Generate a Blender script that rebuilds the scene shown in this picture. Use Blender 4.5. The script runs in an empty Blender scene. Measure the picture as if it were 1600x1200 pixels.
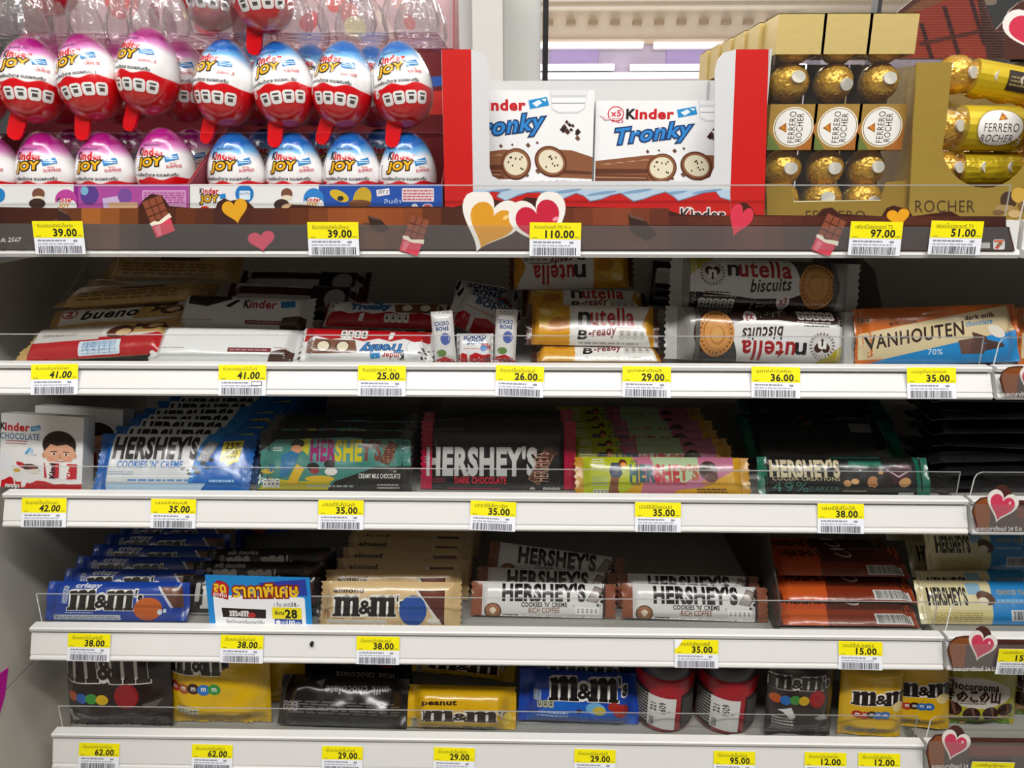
import bpy, bmesh, math, random
from mathutils import Vector, Matrix, Euler, noise, geometry
from mathutils.bvhtree import BVHTree
random.seed(7)
SC = bpy.context.scene
COL = SC.collection
# ------------------------------------------------------------------ camera, world, lights
Z0 = 1.30                                   # height of the lower edge of the uppermost price rail
CAM = Vector((.0417, -.6393, .0733 + Z0)); FPX = 1181.83
YAW, PITCH, ROLL = (math.radians(a) for a in (-1.0629, 16.0328, -.0466))
FW = Vector((math.sin(YAW)*math.cos(PITCH), math.cos(YAW)*math.cos(PITCH), -math.sin(PITCH)))
RT0 = Vector((math.cos(YAW), -math.sin(YAW), 0)); UP0 = RT0.cross(FW)
RT = math.cos(ROLL)*RT0 + math.sin(ROLL)*UP0; UP = -math.sin(ROLL)*RT0 + math.cos(ROLL)*UP0
cam = bpy.data.cameras.new('camera'); cam.sensor_width = 36; cam.lens = FPX/1600*36; cam.clip_start = .02
co = bpy.data.objects.new('camera', cam); COL.objects.link(co); SC.camera = co
M3 = Matrix((RT, UP, -FW)).transposed()
co.matrix_world = Matrix.Translation(CAM) @ M3.to_4x4()
SC.view_settings.view_transform = 'Standard'; SC.view_settings.look = 'None'
SC.view_settings.gamma = 1; SC.view_settings.use_curve_mapping = False
SC.view_settings.exposure = -0.06
SC.cycles.transparent_max_bounces = 16
W = bpy.data.worlds.new('shop_air'); SC.world = W; W.use_nodes = True
W.node_tree.nodes['Background'].inputs[0].default_value = (1, .98, .95, 1)
W.node_tree.nodes['Background'].inputs[1].default_value = .065
def area_light(name, loc, rot, sx, sy, power, col=(1, .985, .96)):
    l = bpy.data.lights.new(name, 'AREA'); l.shape = 'RECTANGLE'; l.size = sx; l.size_y = sy; l.energy = power; l.color = col
    o = bpy.data.objects.new(name, l); COL.objects.link(o); o.location = loc; o.rotation_euler = rot
    return o
area_light('aisle_ceiling_light', (.1, -1.22, 2.66), (math.radians(20), 0, 0), 2.4, .16, 47)
area_light('aisle_ceiling_light', (.1, -.45, 2.66), (math.radians(4), 0, 0), 2.4, .16, 14)
area_light('far_ceiling_light', (.3, 3.2, 2.62), (0, 0, 0), 3.5, 1.6, 380)

def ray(px, py): return FW + RT*((px-800)/FPX) - UP*((py-600)/FPX)
def onY(px, py, Y):
    d = ray(px, py); return CAM + d*((Y-CAM.y)/d.y)
def onZ(px, py, Z):
    d = ray(px, py); return CAM + d*((Z-CAM.z)/d.z)
def onX(px, py, X):
    d = ray(px, py); return CAM + d*((X-CAM.x)/d.x)
def proj(P):
    d = Vector(P)-CAM; z = d.dot(FW); return 800+FPX*d.dot(RT)/z, 600-FPX*d.dot(UP)/z
def mpp(px, py, Y):                          # metres per pixel for a thing standing at depth Y
    d = ray(px, py); return (Y-CAM.y)/d.y/FPX

# ------------------------------------------------------------------ materials
MC = {}
def lin(h):
    h = h.lstrip('#'); c = [int(h[i:i+2], 16)/255 for i in (0, 2, 4)]
    return tuple(x/12.92 if x <= .04045 else ((x+.055)/1.055)**2.4 for x in c) + (1,)
KIND = {   # roughness, metallic, specular, coat, bump strength, bump scale
 'sealx': (.25, .0, .5, .3, .5, 0), 'sealz': (.25, .0, .5, .3, .5, 0), 'wrap': (.26, 0, .5, .35, .28, 48), 'card': (.55, 0, .35, 0, .02, 300), 'ink': (.35, 0, .4, 0, 0, 0), 'plastic': (.32, 0, .5, 0, .01, 200),
 'steel': (.5, 0, .4, 0, .01, 150), 'foil': (.34, .45, .5, .2, .5, 110), 'goldcard': (.4, .35, .5, 0, .05, 120), 'silver': (.22, .9, .5, 0, .35, 60), 'paper': (.7, 0, .2, 0, .02, 200), 'egg': (.18, 0, .5, .5, 0, 0),
 'wall': (.6, 0, .3, 0, .02, 60), 'rubber': (.6, 0, .3, 0, .02, 200)}
def mat(hexc, kind='wrap'):
    k = (hexc, kind)
    if k in MC: return MC[k]
    r, me, sp, coat, bs, sc = KIND[kind]
    m = bpy.data.materials.new('%s_%s' % (kind, hexc.lstrip('#'))); m.use_nodes = True
    nt = m.node_tree; b = nt.nodes['Principled BSDF']
    b.inputs['Base Color'].default_value = lin(hexc); b.inputs['Metallic'].default_value = me
    b.inputs['Specular IOR Level'].default_value = sp; b.inputs['Coat Weight'].default_value = coat; b.inputs['Coat Roughness'].default_value = .12
    tc = nt.nodes.new('ShaderNodeTexCoord'); nz = nt.nodes.new('ShaderNodeTexNoise')
    nz.inputs['Scale'].default_value = sc or 80; nz.inputs['Detail'].default_value = 2
    nt.links.new(tc.outputs['Object'], nz.inputs['Vector'])
    mr = nt.nodes.new('ShaderNodeMapRange'); mr.inputs['To Min'].default_value = max(.05, r-.06); mr.inputs['To Max'].default_value = r+.06
    nt.links.new(nz.outputs['Fac'], mr.inputs['Value']); nt.links.new(mr.outputs['Result'], b.inputs['Roughness'])
    if kind.startswith('seal'):                      # pressed ridges of a crimped end
        wv = nt.nodes.new('ShaderNodeTexWave'); wv.bands_direction = kind[-1].upper(); wv.inputs['Scale'].default_value = 190; wv.inputs['Distortion'].default_value = .6
        nt.links.new(tc.outputs['Object'], wv.inputs['Vector']); nz = wv
    if bs:
        bp = nt.nodes.new('ShaderNodeBump'); bp.inputs['Strength'].default_value = bs; bp.inputs['Distance'].default_value = .004
        nt.links.new(nz.outputs['Fac'], bp.inputs['Height']); nt.links.new(bp.outputs['Normal'], b.inputs['Normal'])
        if kind.startswith('seal'): bp.inputs['Distance'].default_value = .0012
    MC[k] = m; return m
def clear(name, tint=(.97, .98, .98), gloss=.12, rough=.04, haze=0.0, bump=0):
    k = ('clear', name)
    if k in MC: return MC[k]
    m = bpy.data.materials.new('clear_'+name); m.use_nodes = True; nt = m.node_tree; nt.nodes.clear()
    out = nt.nodes.new('ShaderNodeOutputMaterial'); tr = nt.nodes.new('ShaderNodeBsdfTransparent'); tr.inputs[0].default_value = tint+(1,)
    gl = nt.nodes.new('ShaderNodeBsdfGlossy'); gl.inputs['Roughness'].default_value = rough
    fr = nt.nodes.new('ShaderNodeFresnel'); fr.inputs['IOR'].default_value = 1.45
    ad = nt.nodes.new('ShaderNodeMath'); ad.operation = 'MULTIPLY_ADD'; ad.inputs[1].default_value = 1.0; ad.inputs[2].default_value = gloss*.12
    mx = nt.nodes.new('ShaderNodeMixShader')
    ge = nt.nodes.new('ShaderNodeNewGeometry'); fb = nt.nodes.new('ShaderNodeMath'); fb.operation = 'SUBTRACT'; fb.inputs[0].default_value = 1
    fm = nt.nodes.new('ShaderNodeMath'); fm.operation = 'MULTIPLY'
    nt.links.new(ge.outputs['Backfacing'], fb.inputs[1]); nt.links.new(fr.outputs[0], fm.inputs[0]); nt.links.new(fb.outputs[0], fm.inputs[1])   # the far face of a thin pane adds no second reflection
    nt.links.new(fm.outputs[0], ad.inputs[0]); nt.links.new(ad.outputs[0], mx.inputs[0])
    last = tr
    if haze:
        df = nt.nodes.new('ShaderNodeBsdfDiffuse'); df.inputs[0].default_value = (.8, .8, .8, 1)
        m2 = nt.nodes.new('ShaderNodeMixShader'); m2.inputs[0].default_value = haze
        nt.links.new(tr.outputs[0], m2.inputs[1]); nt.links.new(df.outputs[0], m2.inputs[2]); last = m2
    if bump:
        tc = nt.nodes.new('ShaderNodeTexCoord'); nz = nt.nodes.new('ShaderNodeTexNoise'); nz.inputs['Scale'].default_value = bump
        bp = nt.nodes.new('ShaderNodeBump'); bp.inputs['Strength'].default_value = .5; bp.inputs['Distance'].default_value = .004
        nt.links.new(tc.outputs['Object'], nz.inputs['Vector']); nt.links.new(nz.outputs['Fac'], bp.inputs['Height'])
        nt.links.new(bp.outputs['Normal'], gl.inputs['Normal']); nt.links.new(bp.outputs['Normal'], fr.inputs['Normal'])
    nt.links.new(last.outputs[0], mx.inputs[1]); nt.links.new(gl.outputs[0], mx.inputs[2]); nt.links.new(mx.outputs[0], out.inputs[0])
    MC[k] = m; return m
def emit(name, col, s):
    m = bpy.data.materials.new(name); m.use_nodes = True; nt = m.node_tree; nt.nodes.clear()
    e = nt.nodes.new('ShaderNodeEmission'); e.inputs[0].default_value = lin(col); e.inputs[1].default_value = s
    o = nt.nodes.new('ShaderNodeOutputMaterial'); nt.links.new(e.outputs[0], o.inputs[0]); return m

# ------------------------------------------------------------------ objects
def tag(o, label=None, cat=None, group=None, kind=None):
    if label: o['label'] = label
    if cat: o['category'] = cat
    if group: o['group'] = group
    if kind: o['kind'] = kind
    return o
def empty(name, label=None, cat=None, group=None, loc=(0, 0, 0)):
    o = bpy.data.objects.new(name, None); o.empty_display_size = .01; COL.objects.link(o); o.location = loc
    return tag(o, label, cat, group)
def copy_tree(o, parent=None):
    c = o.copy(); COL.objects.link(c)
    if parent is not None:
        c.parent = parent; c.matrix_parent_inverse = o.matrix_parent_inverse
    for ch in list(o.children): copy_tree(ch, c)
    return c
class MB:
    def __init__(s): s.V = []; s.F = []; s.I = []; s.S = []; s.m = []
    def mi(s, m):
        if m not in s.m: s.m.append(m)
        return s.m.index(m)
    def add(s, V, F, m, smooth=False):
        n = len(s.V); k = s.mi(m); s.V += [tuple(v) for v in V]
        for f in F: s.F.append(tuple(i+n for i in f)); s.I.append(k); s.S.append(smooth)
    def box(s, a, b, m, bev=0):
        if bev:
            bm = bmesh.new(); bmesh.ops.create_cube(bm, size=1)
            for v in bm.verts: v.co = Vector([(a[i]+b[i])/2 + v.co[i]*(b[i]-a[i]) for i in range(3)])
            bmesh.ops.bevel(bm, geom=bm.edges[:], offset=bev, segments=2, affect='EDGES', profile=.5)
            bm.verts.index_update(); s.add([v.co for v in bm.verts], [[v.index for v in f.verts] for f in bm.faces], m); bm.free(); return
        x0, y0, z0 = a; x1, y1, z1 = b
        V = [(x0, y0, z0), (x1, y0, z0), (x1, y1, z0), (x0, y1, z0), (x0, y0, z1), (x1, y0, z1), (x1, y1, z1), (x0, y1, z1)]
        s.add(V, [(0, 3, 2, 1), (4, 5, 6, 7), (0, 1, 5, 4), (1, 2, 6, 5), (2, 3, 7, 6), (3, 0, 4, 7)], m)
    def prism(s, pts, axis, t0, t1, m):       # outline extruded along an axis ('x': pts are y,z ; 'y': pts are x,z ; 'z': pts are x,y)
        def P(a, b, t): return {'x': (t, a, b), 'y': (a, t, b), 'z': (a, b, t)}[axis]
        n = len(pts); V = [P(a, b, t0) for a, b in pts] + [P(a, b, t1) for a, b in pts]
        s.add(V, [(i, (i+1) % n, n+(i+1) % n, n+i) for i in range(n)], m)
        tr = geometry.tessellate_polygon([[Vector((a, b, 0)) for a, b in pts]])
        s.add(V[:n], tr, m); s.add(V[n:], [t[::-1] for t in tr], m)
    def tube(s, pts, r, m, seg=8):
        V = []; F = []
        for i, p in enumerate(pts):
            p = Vector(p); d = (Vector(pts[min(i+1, len(pts)-1)])-Vector(pts[max(i-1, 0)])).normalized()
            a = d.orthogonal().normalized(); b = d.cross(a)
            for k in range(seg):
                t = 2*math.pi*k/seg; V.append(p+(a*math.cos(t)+b*math.sin(t))*r)
        for i in range(len(pts)-1):
            for k in range(seg): F.append((i*seg+k, i*seg+(k+1) % seg, (i+1)*seg+(k+1) % seg, (i+1)*seg+k))
        F += [tuple(range(seg)), tuple(range((len(pts)-1)*seg, len(pts)*seg))]
        s.add(V, F, m, True)
    def lathe(s, prof, m, seg=32, c=(0, 0, 0)):
        V = []; F = []
        for r, z in prof:
            for k in range(seg):
                t = 2*math.pi*k/seg; V.append((c[0]+r*math.cos(t), c[1]+r*math.sin(t), c[2]+z))
        for i in range(len(prof)-1):
            for k in range(seg): F.append((i*seg+k, i*seg+(k+1) % seg, (i+1)*seg+(k+1) % seg, (i+1)*seg+k))
        s.add(V, F, m, True)
    def mesh(s, name):
        me = bpy.data.meshes.new(name); me.from_pydata(s.V, [], s.F)
        for m in s.m: me.materials.append(m)
        me.polygons.foreach_set('material_index', s.I); me.polygons.foreach_set('use_smooth', s.S); me.update()
        return me
    def build(s, name, parent=None):
        o = bpy.data.objects.new(name, s.mesh(name)); COL.objects.link(o)
        if parent is not None: o.parent = parent
        return o

# ------------------------------------------------------------------ printed artwork (real geometry laid on a surface)
TC = {}
def glyphs(s, bold=0, shear=0, res=3):
    k = (s, bold, shear)
    if k in TC: return TC[k]
    c = bpy.data.curves.new('t', 'FONT'); c.body = s; c.offset = bold; c.shear = shear; c.space_character = 1.0 if any(ord(ch) > 1000 for ch in s) else 1.10; c.resolution_u = 1 if any(ord(ch) > 1000 for ch in s) else res
    o = bpy.data.objects.new('t', c); me = bpy.data.meshes.new_from_object(o); me.calc_loop_triangles()
    V = [v.co.copy() for v in me.vertices]; T = [tuple(t.vertices) for t in me.loop_triangles]
    xs = [v.x for v in V]; ys = [v.y for v in V]; x0, x1, y0, y1 = min(xs), max(xs), min(ys), max(ys)
    if bold:   # keep the un-emboldened box so outlines stay registered
        V0, _, bb = glyphs(s, 0, shear); bx0, bx1, by0, by1 = bb
    else: bx0, bx1, by0, by1 = x0, x1, y0, y1
    P = [((v.x-bx0)/(bx1-bx0), 1-(v.y-by0)/(by1-by0)) for v in V]
    bpy.data.objects.remove(o); bpy.data.curves.remove(c); bpy.data.meshes.remove(me)
    TC[k] = (P, T, (bx0, bx1, by0, by1)); return TC[k]
class Art:
    """drawing in the frame (x0,y0)-(x1,y1), y down; later laid on a surface S(u,v,offset)"""
    def __init__(s, x0, y0, x1, y1, kind='wrap'): s.f = (x0, y0, x1, y1); s.L = []; s.kind = kind
    def _put(s, P, T, col, kind=None):
        xs = [p[0] for p in P]; ys = [p[1] for p in P]; bb = (min(xs), min(ys), max(xs), max(ys)); z = 1
        for (q, lz, _, _, _) in s.L:
            if q[0] < bb[2] and bb[0] < q[2] and q[1] < bb[3] and bb[1] < q[3]: z = max(z, lz+1)
        s.L.append((bb, z, P, T, mat(col, kind or s.kind))); return s
    def p(s, pts, col, kind=None):
        T = geometry.tessellate_polygon([[Vector((a, b, 0)) for a, b in pts]]); return s._put([tuple(q) for q in pts], [tuple(t) for t in T], col, kind)
    def r(s, x0, y0, x1, y1, col, sk=0, kind=None): return s.p([(x0+sk, y0), (x1+sk, y0), (x1, y1), (x0, y1)], col, kind)
    def e(s, cx, cy, rx, ry, col, rot=0, kind=None, n=28):
        c, q = math.cos(math.radians(rot)), math.sin(math.radians(rot)); pts = []
        for i in range(n):
            a = 2*math.pi*i/n; x, y = rx*math.cos(a), ry*math.sin(a); pts.append((cx+x*c-y*q, cy+x*q+y*c))
        return s.p(pts, col, kind)
    def rr(s, x0, y0, x1, y1, rad, col, kind=None):
        pts = []
        for cx, cy, a0 in ((x1-rad, y0+rad, -90), (x1-rad, y1-rad, 0), (x0+rad, y1-rad, 90), (x0+rad, y0+rad, 180)):
            for k in range(5):
                a = math.radians(a0+22.5*k); pts.append((cx+rad*math.cos(a), cy+rad*math.sin(a)))
        return s.p(pts, col, kind)
    def t(s, txt, x0, y0, x1, y1, col, bold=0, shear=0, rise=0, rot=0, kind=None):
        P, T, _ = glyphs(txt, bold, shear); Q = []
        for x, y in P:
            if rot == 90: x, y = y, 1-x               # reads upward
            if rot == -90: x, y = 1-y, x
            if rot == 180: x, y = 1-x, 1-y
            Q.append((x0+x*(x1-x0), y0+y*(y1-y0)-rise*x))
        return s._put(Q, T, col, kind)
    def heart(s, cx, cy, w, h, col, rot=0, kind=None):
        return s.p(heart_pts(cx, cy, w, h, rot), col, kind)
    def lay(s, mb, S, maxlen=.003, flip=False, smooth=True, base=.00012, step=.00006):
        x0, y0, x1, y1 = s.f; mu = abs(Vector(S(.6, .5, 0))-Vector(S(.4, .5, 0)))/.2 if False else None
        for bb, z, P, T, m in s.L:
            uv = [((px-x0)/(x1-x0), 1-(py-y0)/(y1-y0)) for px, py in P]
            if flip: uv = [(1-a, 1-b) for a, b in uv]
            # world-size estimate for subdivision
            if maxlen: uv, T = subdivide(uv, T, s.wh, maxlen)
            off = base+step*(z-1)
            mb.add([S(min(max(a, .0), 1.), min(max(b, 0.), 1.), off) for a, b in uv], [orient(uv, t) for t in T], m, smooth)
def orient(uv, t):
    a, b, c = (uv[i] for i in t)
    return t if (b[0]-a[0])*(c[1]-a[1])-(b[1]-a[1])*(c[0]-a[0]) > 0 else t[::-1]
def subdivide(uv, T, wh, L):
    uv = list(uv); cache = {}; out = []; st = list(T); w, h = wh
    def ln(i, j): return math.hypot((uv[i][0]-uv[j][0])*w, (uv[i][1]-uv[j][1])*h)
    while st:
        a, b, c = st.pop(); d = [(ln(a, b), a, b, c), (ln(b, c), b, c, a), (ln(c, a), c, a, b)]; d.sort(reverse=True)
        l, i, j, k = d[0]
        if l <= L: out.append((a, b, c)); continue
        key = (min(i, j), max(i, j))
        if key not in cache: uv.append(((uv[i][0]+uv[j][0])/2, (uv[i][1]+uv[j][1])/2)); cache[key] = len(uv)-1
        q = cache[key]; st += [(i, q, k), (q, j, k)]
    return uv, out
def heart_pts(cx, cy, w, h, rot=0, n=40):
    c, q = math.cos(math.radians(rot)), math.sin(math.radians(rot)); pts = []
    for i in range(n):
        t = 2*math.pi*i/n; x = 16*math.sin(t)**3/32*w; y = -(13*math.cos(t)-5*math.cos(2*t)-2*math.cos(3*t)-math.cos(4*t)+2.5)/29*h
        pts.append((cx+x*c-y*q, cy+x*q+y*c))
    return pts
M_PTS = [(0, .08), (.26, .05), (.28, .14), (.36, .04), (.5, 0), (.6, .04), (.65, .14), (.74, .03), (.86, 0), (.95, .08), (.97, .3), (.97, .86), (1.03, .88), (1.03, 1), (.68, 1), (.68, .88), (.73, .86), (.73, .32), (.69, .26), (.64, .32), (.64, .86), (.66, .88), (.66, 1), (.35, 1), (.35, .88), (.38, .86), (.38, .32), (.34, .26), (.29, .32), (.29, .86), (.32, .88), (.32, 1), (-.03, 1), (-.03, .88), (.05, .86), (.05, .22), (0, .2)]
def mm_logo(A, x0, y0, x1, y1, fg='17100e', bg='f1eee8', tail=True, grow=.02):
    w, h = x1-x0, y1-y0; g = grow*w
    mw = .37 if tail else .42
    a1 = .40 if tail else .46
    hull = [(-.03, .05), (.10, -.02), (.97, -.02), (1.0, .9), (1.06, .9), (1.06, 1.03), (-.06, 1.03), (-.06, .86), (0, .84)]
    for ox, ww in ((0, mw), (a1+.11, mw)):
        A.p([(x0+(ox+a*ww)*w, y0+b*h) for a, b in [(p[0], p[1]*1.0) for p in hull]], bg)
    A.t('&', x0+(a1-.035)*w, y0+.22*h, x0+(a1+.14)*w, y0+.92*h, bg, .09)
    for ox, ww in ((0, mw), (a1+.11, mw)):
        A.p([(x0+(ox+a*ww)*w, y0+b*h) for a, b in M_PTS], fg)
    A.t('&', x0+(a1-.03)*w, y0+.27*h, x0+(a1+.135)*w, y0+.87*h, fg, .035)
    if tail:
        A.t("'s", x0+.90*w, y0+.03*h, x1, y0+.72*h, bg, .10); A.t("'s", x0+.90*w, y0+.03*h, x1, y0+.72*h, fg, .035)
    return A
def teeth(A, x0, y0, x1, y1, n=4, col='ecebe6', ink='55504d'):
    w = (x1-x0)/n
    for i in range(n):
        a = x0+i*w; A.rr(a+w*.04, y0+abs(i-(n-1)/2)*.0, a+w*.96, y1, min(w, y1-y0)*.25, col)
        A.r(a+w*.25, y0+(y1-y0)*.18, a+w*.75, y0+(y1-y0)*.32, ink); A.r(a+w*.3, y0+(y1-y0)*.45, a+w*.7, y0+(y1-y0)*.72, ink)
def dashes(A, x0, y0, x1, y1, rows, col, seed=1):
    R = random.Random(seed); rh = (y1-y0)/rows
    for i in range(rows):
        x = x0
        while x < x1-(x1-x0)*.03:
            l = min(R.uniform(.05, .16)*(x1-x0), x1-x); A.r(x, y0+i*rh+rh*.2, x+l, y0+i*rh+rh*.72, col); x += l+(x1-x0)*.025
def barcode(A, x0, y0, x1, y1, col='2b2b30', n=24, seed=3, sk=0):
    R = random.Random(seed); x = x0; w = (x1-x0)/n
    while x < x1-w*.5:
        b = w*R.choice((.3, .45, .7)); A.r(x, y0, x+b, y1, col, sk); x += b+w*R.choice((.3, .4, .6))

# ------------------------------------------------------------------ surfaces
def smooth(a, b, x):
    t = min(max((x-a)/(b-a), 0), 1); return t*t*(3-2*t)
def surf_pillow(w, h, d, crimp=.07, trans=.10, p=4, wr=.0005, seed=0, vert=False, pinch=.0, sag=0, ridge=.0004):
    def th(u, v):
        a, b = (v, u) if vert else (u, v)
        e = min(a, 1-a); t = smooth(crimp*.8, crimp+trans, e)
        return d/2*t*max(0., 1-abs(2*b-1)**p), t, e, b
    def fold(e, b, sgn):                              # the flat ends curl and buckle a little
        if e > crimp*1.6: return 0
        k = 1-smooth(0, crimp*1.6, e); s_ = w if vert else h
        return k*(.0045*noise.noise(Vector((b*s_*38, seed*5.1+sgn*3, 1.7)))+.0015*noise.noise(Vector((b*s_*95, seed, e*40))))
    def S(u, v, off=0):
        def P(u, v):
            T, t, e, b = th(u, v); x = (u-.5)*w; z = v*h; a = v if vert else u
            n = noise.noise(Vector((x*45+seed*7.3, z*45, seed))) + .6*noise.noise(Vector((x*90+seed, z*90, 3.1)))*(1-.6*t)
            y = -(T + .0004) - 1.35*wr*n*(.25+.75*smooth(0, .12, min(b, 1-b)))*(1+.9*t*(1-smooth(crimp+trans*.6, crimp+trans*2.2, e))) + fold(e, b, a > .5)
            return Vector((x, y, z))
        q = P(u, v)
        if off == 0: return q
        e = .004
        n = (P(min(u+e, 1), v)-P(max(u-e, 0), v)).cross(P(u, min(v+e, 1))-P(u, max(v-e, 0))); n.normalize()
        return q + n*off
    def back(u, v):
        T, t, e, b = th(u, v); a = v if vert else u; return Vector(((u-.5)*w, T*.9+.0004+fold(e, b, a > .5), v*h))
    return S, back
def grid_uv(nu, nv): return [(i/nu, j/nv) for j in range(nv+1) for i in range(nu+1)]
def flat_S(w, h, y=0, x0=None, z0=0):
    xa = -w/2 if x0 is None else x0
    return lambda u, v, o=0: Vector((xa+u*w, y-o, z0+v*h))
def card(mb, w, h, t, base, art=None, flip=False, bev=0):
    mb.box((-w/2, 0, 0), (w/2, t, h), base, bev)
    if art: art.lay(mb, flat_S(w, h), None, flip, False)
def rot_lean(o, lean, roll=0, yaw=0):
    o.rotation_euler = (math.radians(-lean), math.radians(roll), math.radians(yaw)); return o
def fit(x0, x1, ytop, Y, lean, z, ybot=None):
    """centre, width and height of a leaning face whose foot stands at (Y, z) and whose head shows at row ytop"""
    yb = ybot if ybot else proj(((x0-800)*.0006, Y, z))[1]
    xc = (x0+x1)/2; P = onZ(xc, yb, z) if False else None
    s = 1.0; d = ray(xc, (ytop+yb)/2); ym = Y
    lo, hi = .005, .4
    for _ in range(40):
        h = (lo+hi)/2; q = proj((0.0, Y+h*math.sin(math.radians(lean)), z+h*math.cos(math.radians(lean))))[1]
        if q > ytop: lo = h
        else: hi = h
    Ym = Y+h/2*math.sin(math.radians(lean)); zm = z+h/2*math.cos(math.radians(lean))
    dd = (Vector((0, Ym, zm))-CAM).dot(FW); xa = CAM.x+0
    # depth is the same for both ends but for the small yaw: solve x on the mid line
    def xat(px):
        r = RT*((px-800)/FPX)+FW
        lo, hi = -1.5, 1.5
        for _ in range(40):
            m = (lo+hi)/2
            if proj((m, Ym, zm))[0] < px: lo = m
            else: hi = m
        return lo
    a, b = xat(x0), xat(x1)
    return (a+b)/2, b-a, h
def refit(A, x0, x1, ytop, yvis, Y, z):
    """the drawing frame was read down to row yvis; stretch it to the foot of the face"""
    yb = proj((CAM.x, Y, z))[1]; yvis += .4*(yb-yvis); f = A.f; A.f = (f[0], f[1], f[2], f[1]+(f[3]-f[1])*(yb-ytop)/(yvis-ytop)); return A
ORD = ['first', 'second', 'third', 'fourth', 'fifth', 'sixth', 'seventh', 'eighth', 'ninth', 'tenth', 'eleventh', 'twelfth', 'thirteenth']
# shelf levels (lower edge of each rail, top edge of each rail, deck)
ZB = [Z0, Z0-.1226, Z0-.2529, Z0-.399, Z0-.5303]
ZT = [Z0+.030, Z0-.0956, Z0-.222, Z0-.3667, Z0-.4934]
DECK = [Z0+.022, Z0-.108, Z0-.2345, Z0-.379, Z0-.506]

# ------------------------------------------------------------------ the shop around the shelves
def struct(name, mb, parent=None):
    o = mb.build(name, parent); o['kind'] = 'structure'; return o
def foot(P, Y):                                # things on the top shelf end at its deck
    if Y > .02: P.z = max(P.z, DECK[0]+.0006)
    return P
def plane_S(fr, Y):
    return lambda u, v, o=0: foot(onY(fr[0]+u*(fr[2]-fr[0]), fr[1]+(1-v)*(fr[3]-fr[1]), Y-o), Y)
def slab(mb, pts, Y, t, m):
    q = [foot(onY(a, b, Y), Y) for a, b in pts]; mb.prism([(v.x, v.z) for v in q], 'y', Y, Y+t, m)
def pbox(mb, x0, y0, x1, y1, Y, depth, m, bev=0):          # box whose front face fills a pixel rectangle on the plane Y
    a = onY(x0, y1, Y); b = onY(x1, y0, Y); mb.box((a.x, Y, min(a.z, b.z)), (b.x, Y+depth, max(a.z, b.z)), m, bev)
mb = MB(); mb.box((-4, -3.5, -.05), (4, 7.2, 0), mat('b9b4ac', 'wall')); struct('floor', mb)
mb = MB(); mb.box((-4, -3.5, 2.72), (4, 7.2, 2.8), mat('efe9dd', 'wall'))
for k in range(12): mb.box((-4, 1.5+k*.45, 2.69), (4, 1.56+k*.45, 2.72), mat('d8cdbb', 'wall'))
struct('ceiling', mb)
mb = MB(); mb.box((-4, 7.0, 0), (4, 7.15, 2.8), mat('dcd2ea', 'wall')); struct('wall_back', mb)
zt_ = onY(1000, 62, 6.9).z
mb = MB(); mb.box((-4, 6.9, zt_), (4, 6.98, 2.72), mat('f2e6d8', 'wall')); mb.box((-4, 6.86, zt_-.03), (4, 6.99, zt_), mat('d8c6b4', 'wall'))
for k in range(26): mb.box((-2.6+k*.2, 6.84, zt_+.12), (-2.52+k*.2, 6.9, zt_+.16), mat('b9a690', 'wall'))
struct('trim_1', mb)
for k, (pa, pb) in enumerate(((860, 935), (1040, 1130))):
    mb = MB(); pbox(mb, pa, 74, pb, 122, 6.97, .03, mat('c3b2e6', 'wall')); struct('trim_%d' % (4+k), mb)
glow = emit('lit_tube', 'fffaf2', 3.2)
for n, (py, a, b) in enumerate(((70, 800, 1005), (70, 1022, 1260), (105, 800, 960), (105, 985, 1260), (118, 840, 1260))):
    A_, B_ = onY(a, py, 6.85), onY(b, py, 6.85)
    r = empty('tube_light', None, None, 'tube lights on the far shop wall', loc=(0, 0, 0))
    mb = MB(); mb.tube([(A_.x, 6.85, A_.z), (B_.x, 6.85, A_.z)], .022 if n < 4 else .014, glow); mb.build('tube', r)
    mb = MB(); mb.box((A_.x, 6.875, A_.z-.03), (B_.x, 6.99, A_.z+.03), mat('e9e4ea', 'plastic')); mb.build('fixture', r)
    tag(r, ['left glowing tube light of the upper line on the far wall', 'right glowing tube light of the upper line on the far wall', 'left glowing tube light of the middle line on the far wall', 'right glowing tube light of the middle line on the far wall', 'thin lowest glowing tube light on the far wall'][n], 'tube light')
# pale column and dark framed panel seen above the top shelf
mb = MB(); pbox(mb, 640, -60, 742, 330, .46, .12, mat('bdbdbb', 'wall')); pbox(mb, 742, -60, 785, 330, .44, .14, mat('d2d2d0', 'wall')); struct('column', mb)
mb = MB(); pbox(mb, 785, -60, 846, 330, .52, .04, mat('c3c4c2', 'wall')); pbox(mb, 846, -60, 858, 330, .51, .05, mat('1d1c20', 'plastic')); struct('trim_2', mb)

# gondola carcass
g = empty('shelving_unit', 'white steel shelving unit with back and left end panel carrying the shelves', 'shelving frame', loc=(0, .36, 0))
def under(o, root):
    o.parent = root; o.matrix_parent_inverse = Matrix.Translation(-root.location); return o
steel = mat('c9c6c0', 'steel'); white = mat('e6e5e2', 'plastic')
mb = MB(); mb.box((-.488, .362, .05), (.45, .372, Z0+.02), steel); mb.box((.452, .362, .05), (1.2, .372, Z0+.02), steel); under(mb.build('back_panel'), g)
mb = MB()
for z0, z1 in ((.05, Z0-.4415), (Z0-.4395, Z0-.02)): mb.box((-.500, -.36, z0), (-.488, .372, z1), mat('c2bdb4', 'steel'))
under(mb.build('side_panel'), g)
mb = MB(); q = onX(0, 1075, -.4875)
mb.prism([(q.y-.012, q.z-.03), (q.y+.004, q.z-.012), (q.y+.016, q.z+.012), (q.y+.004, q.z+.014), (q.y-.012, q.z-.004)], 'x', -.488, -.4872, mat('c2189a', 'card')); under(mb.build('sticker'), g)
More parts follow.
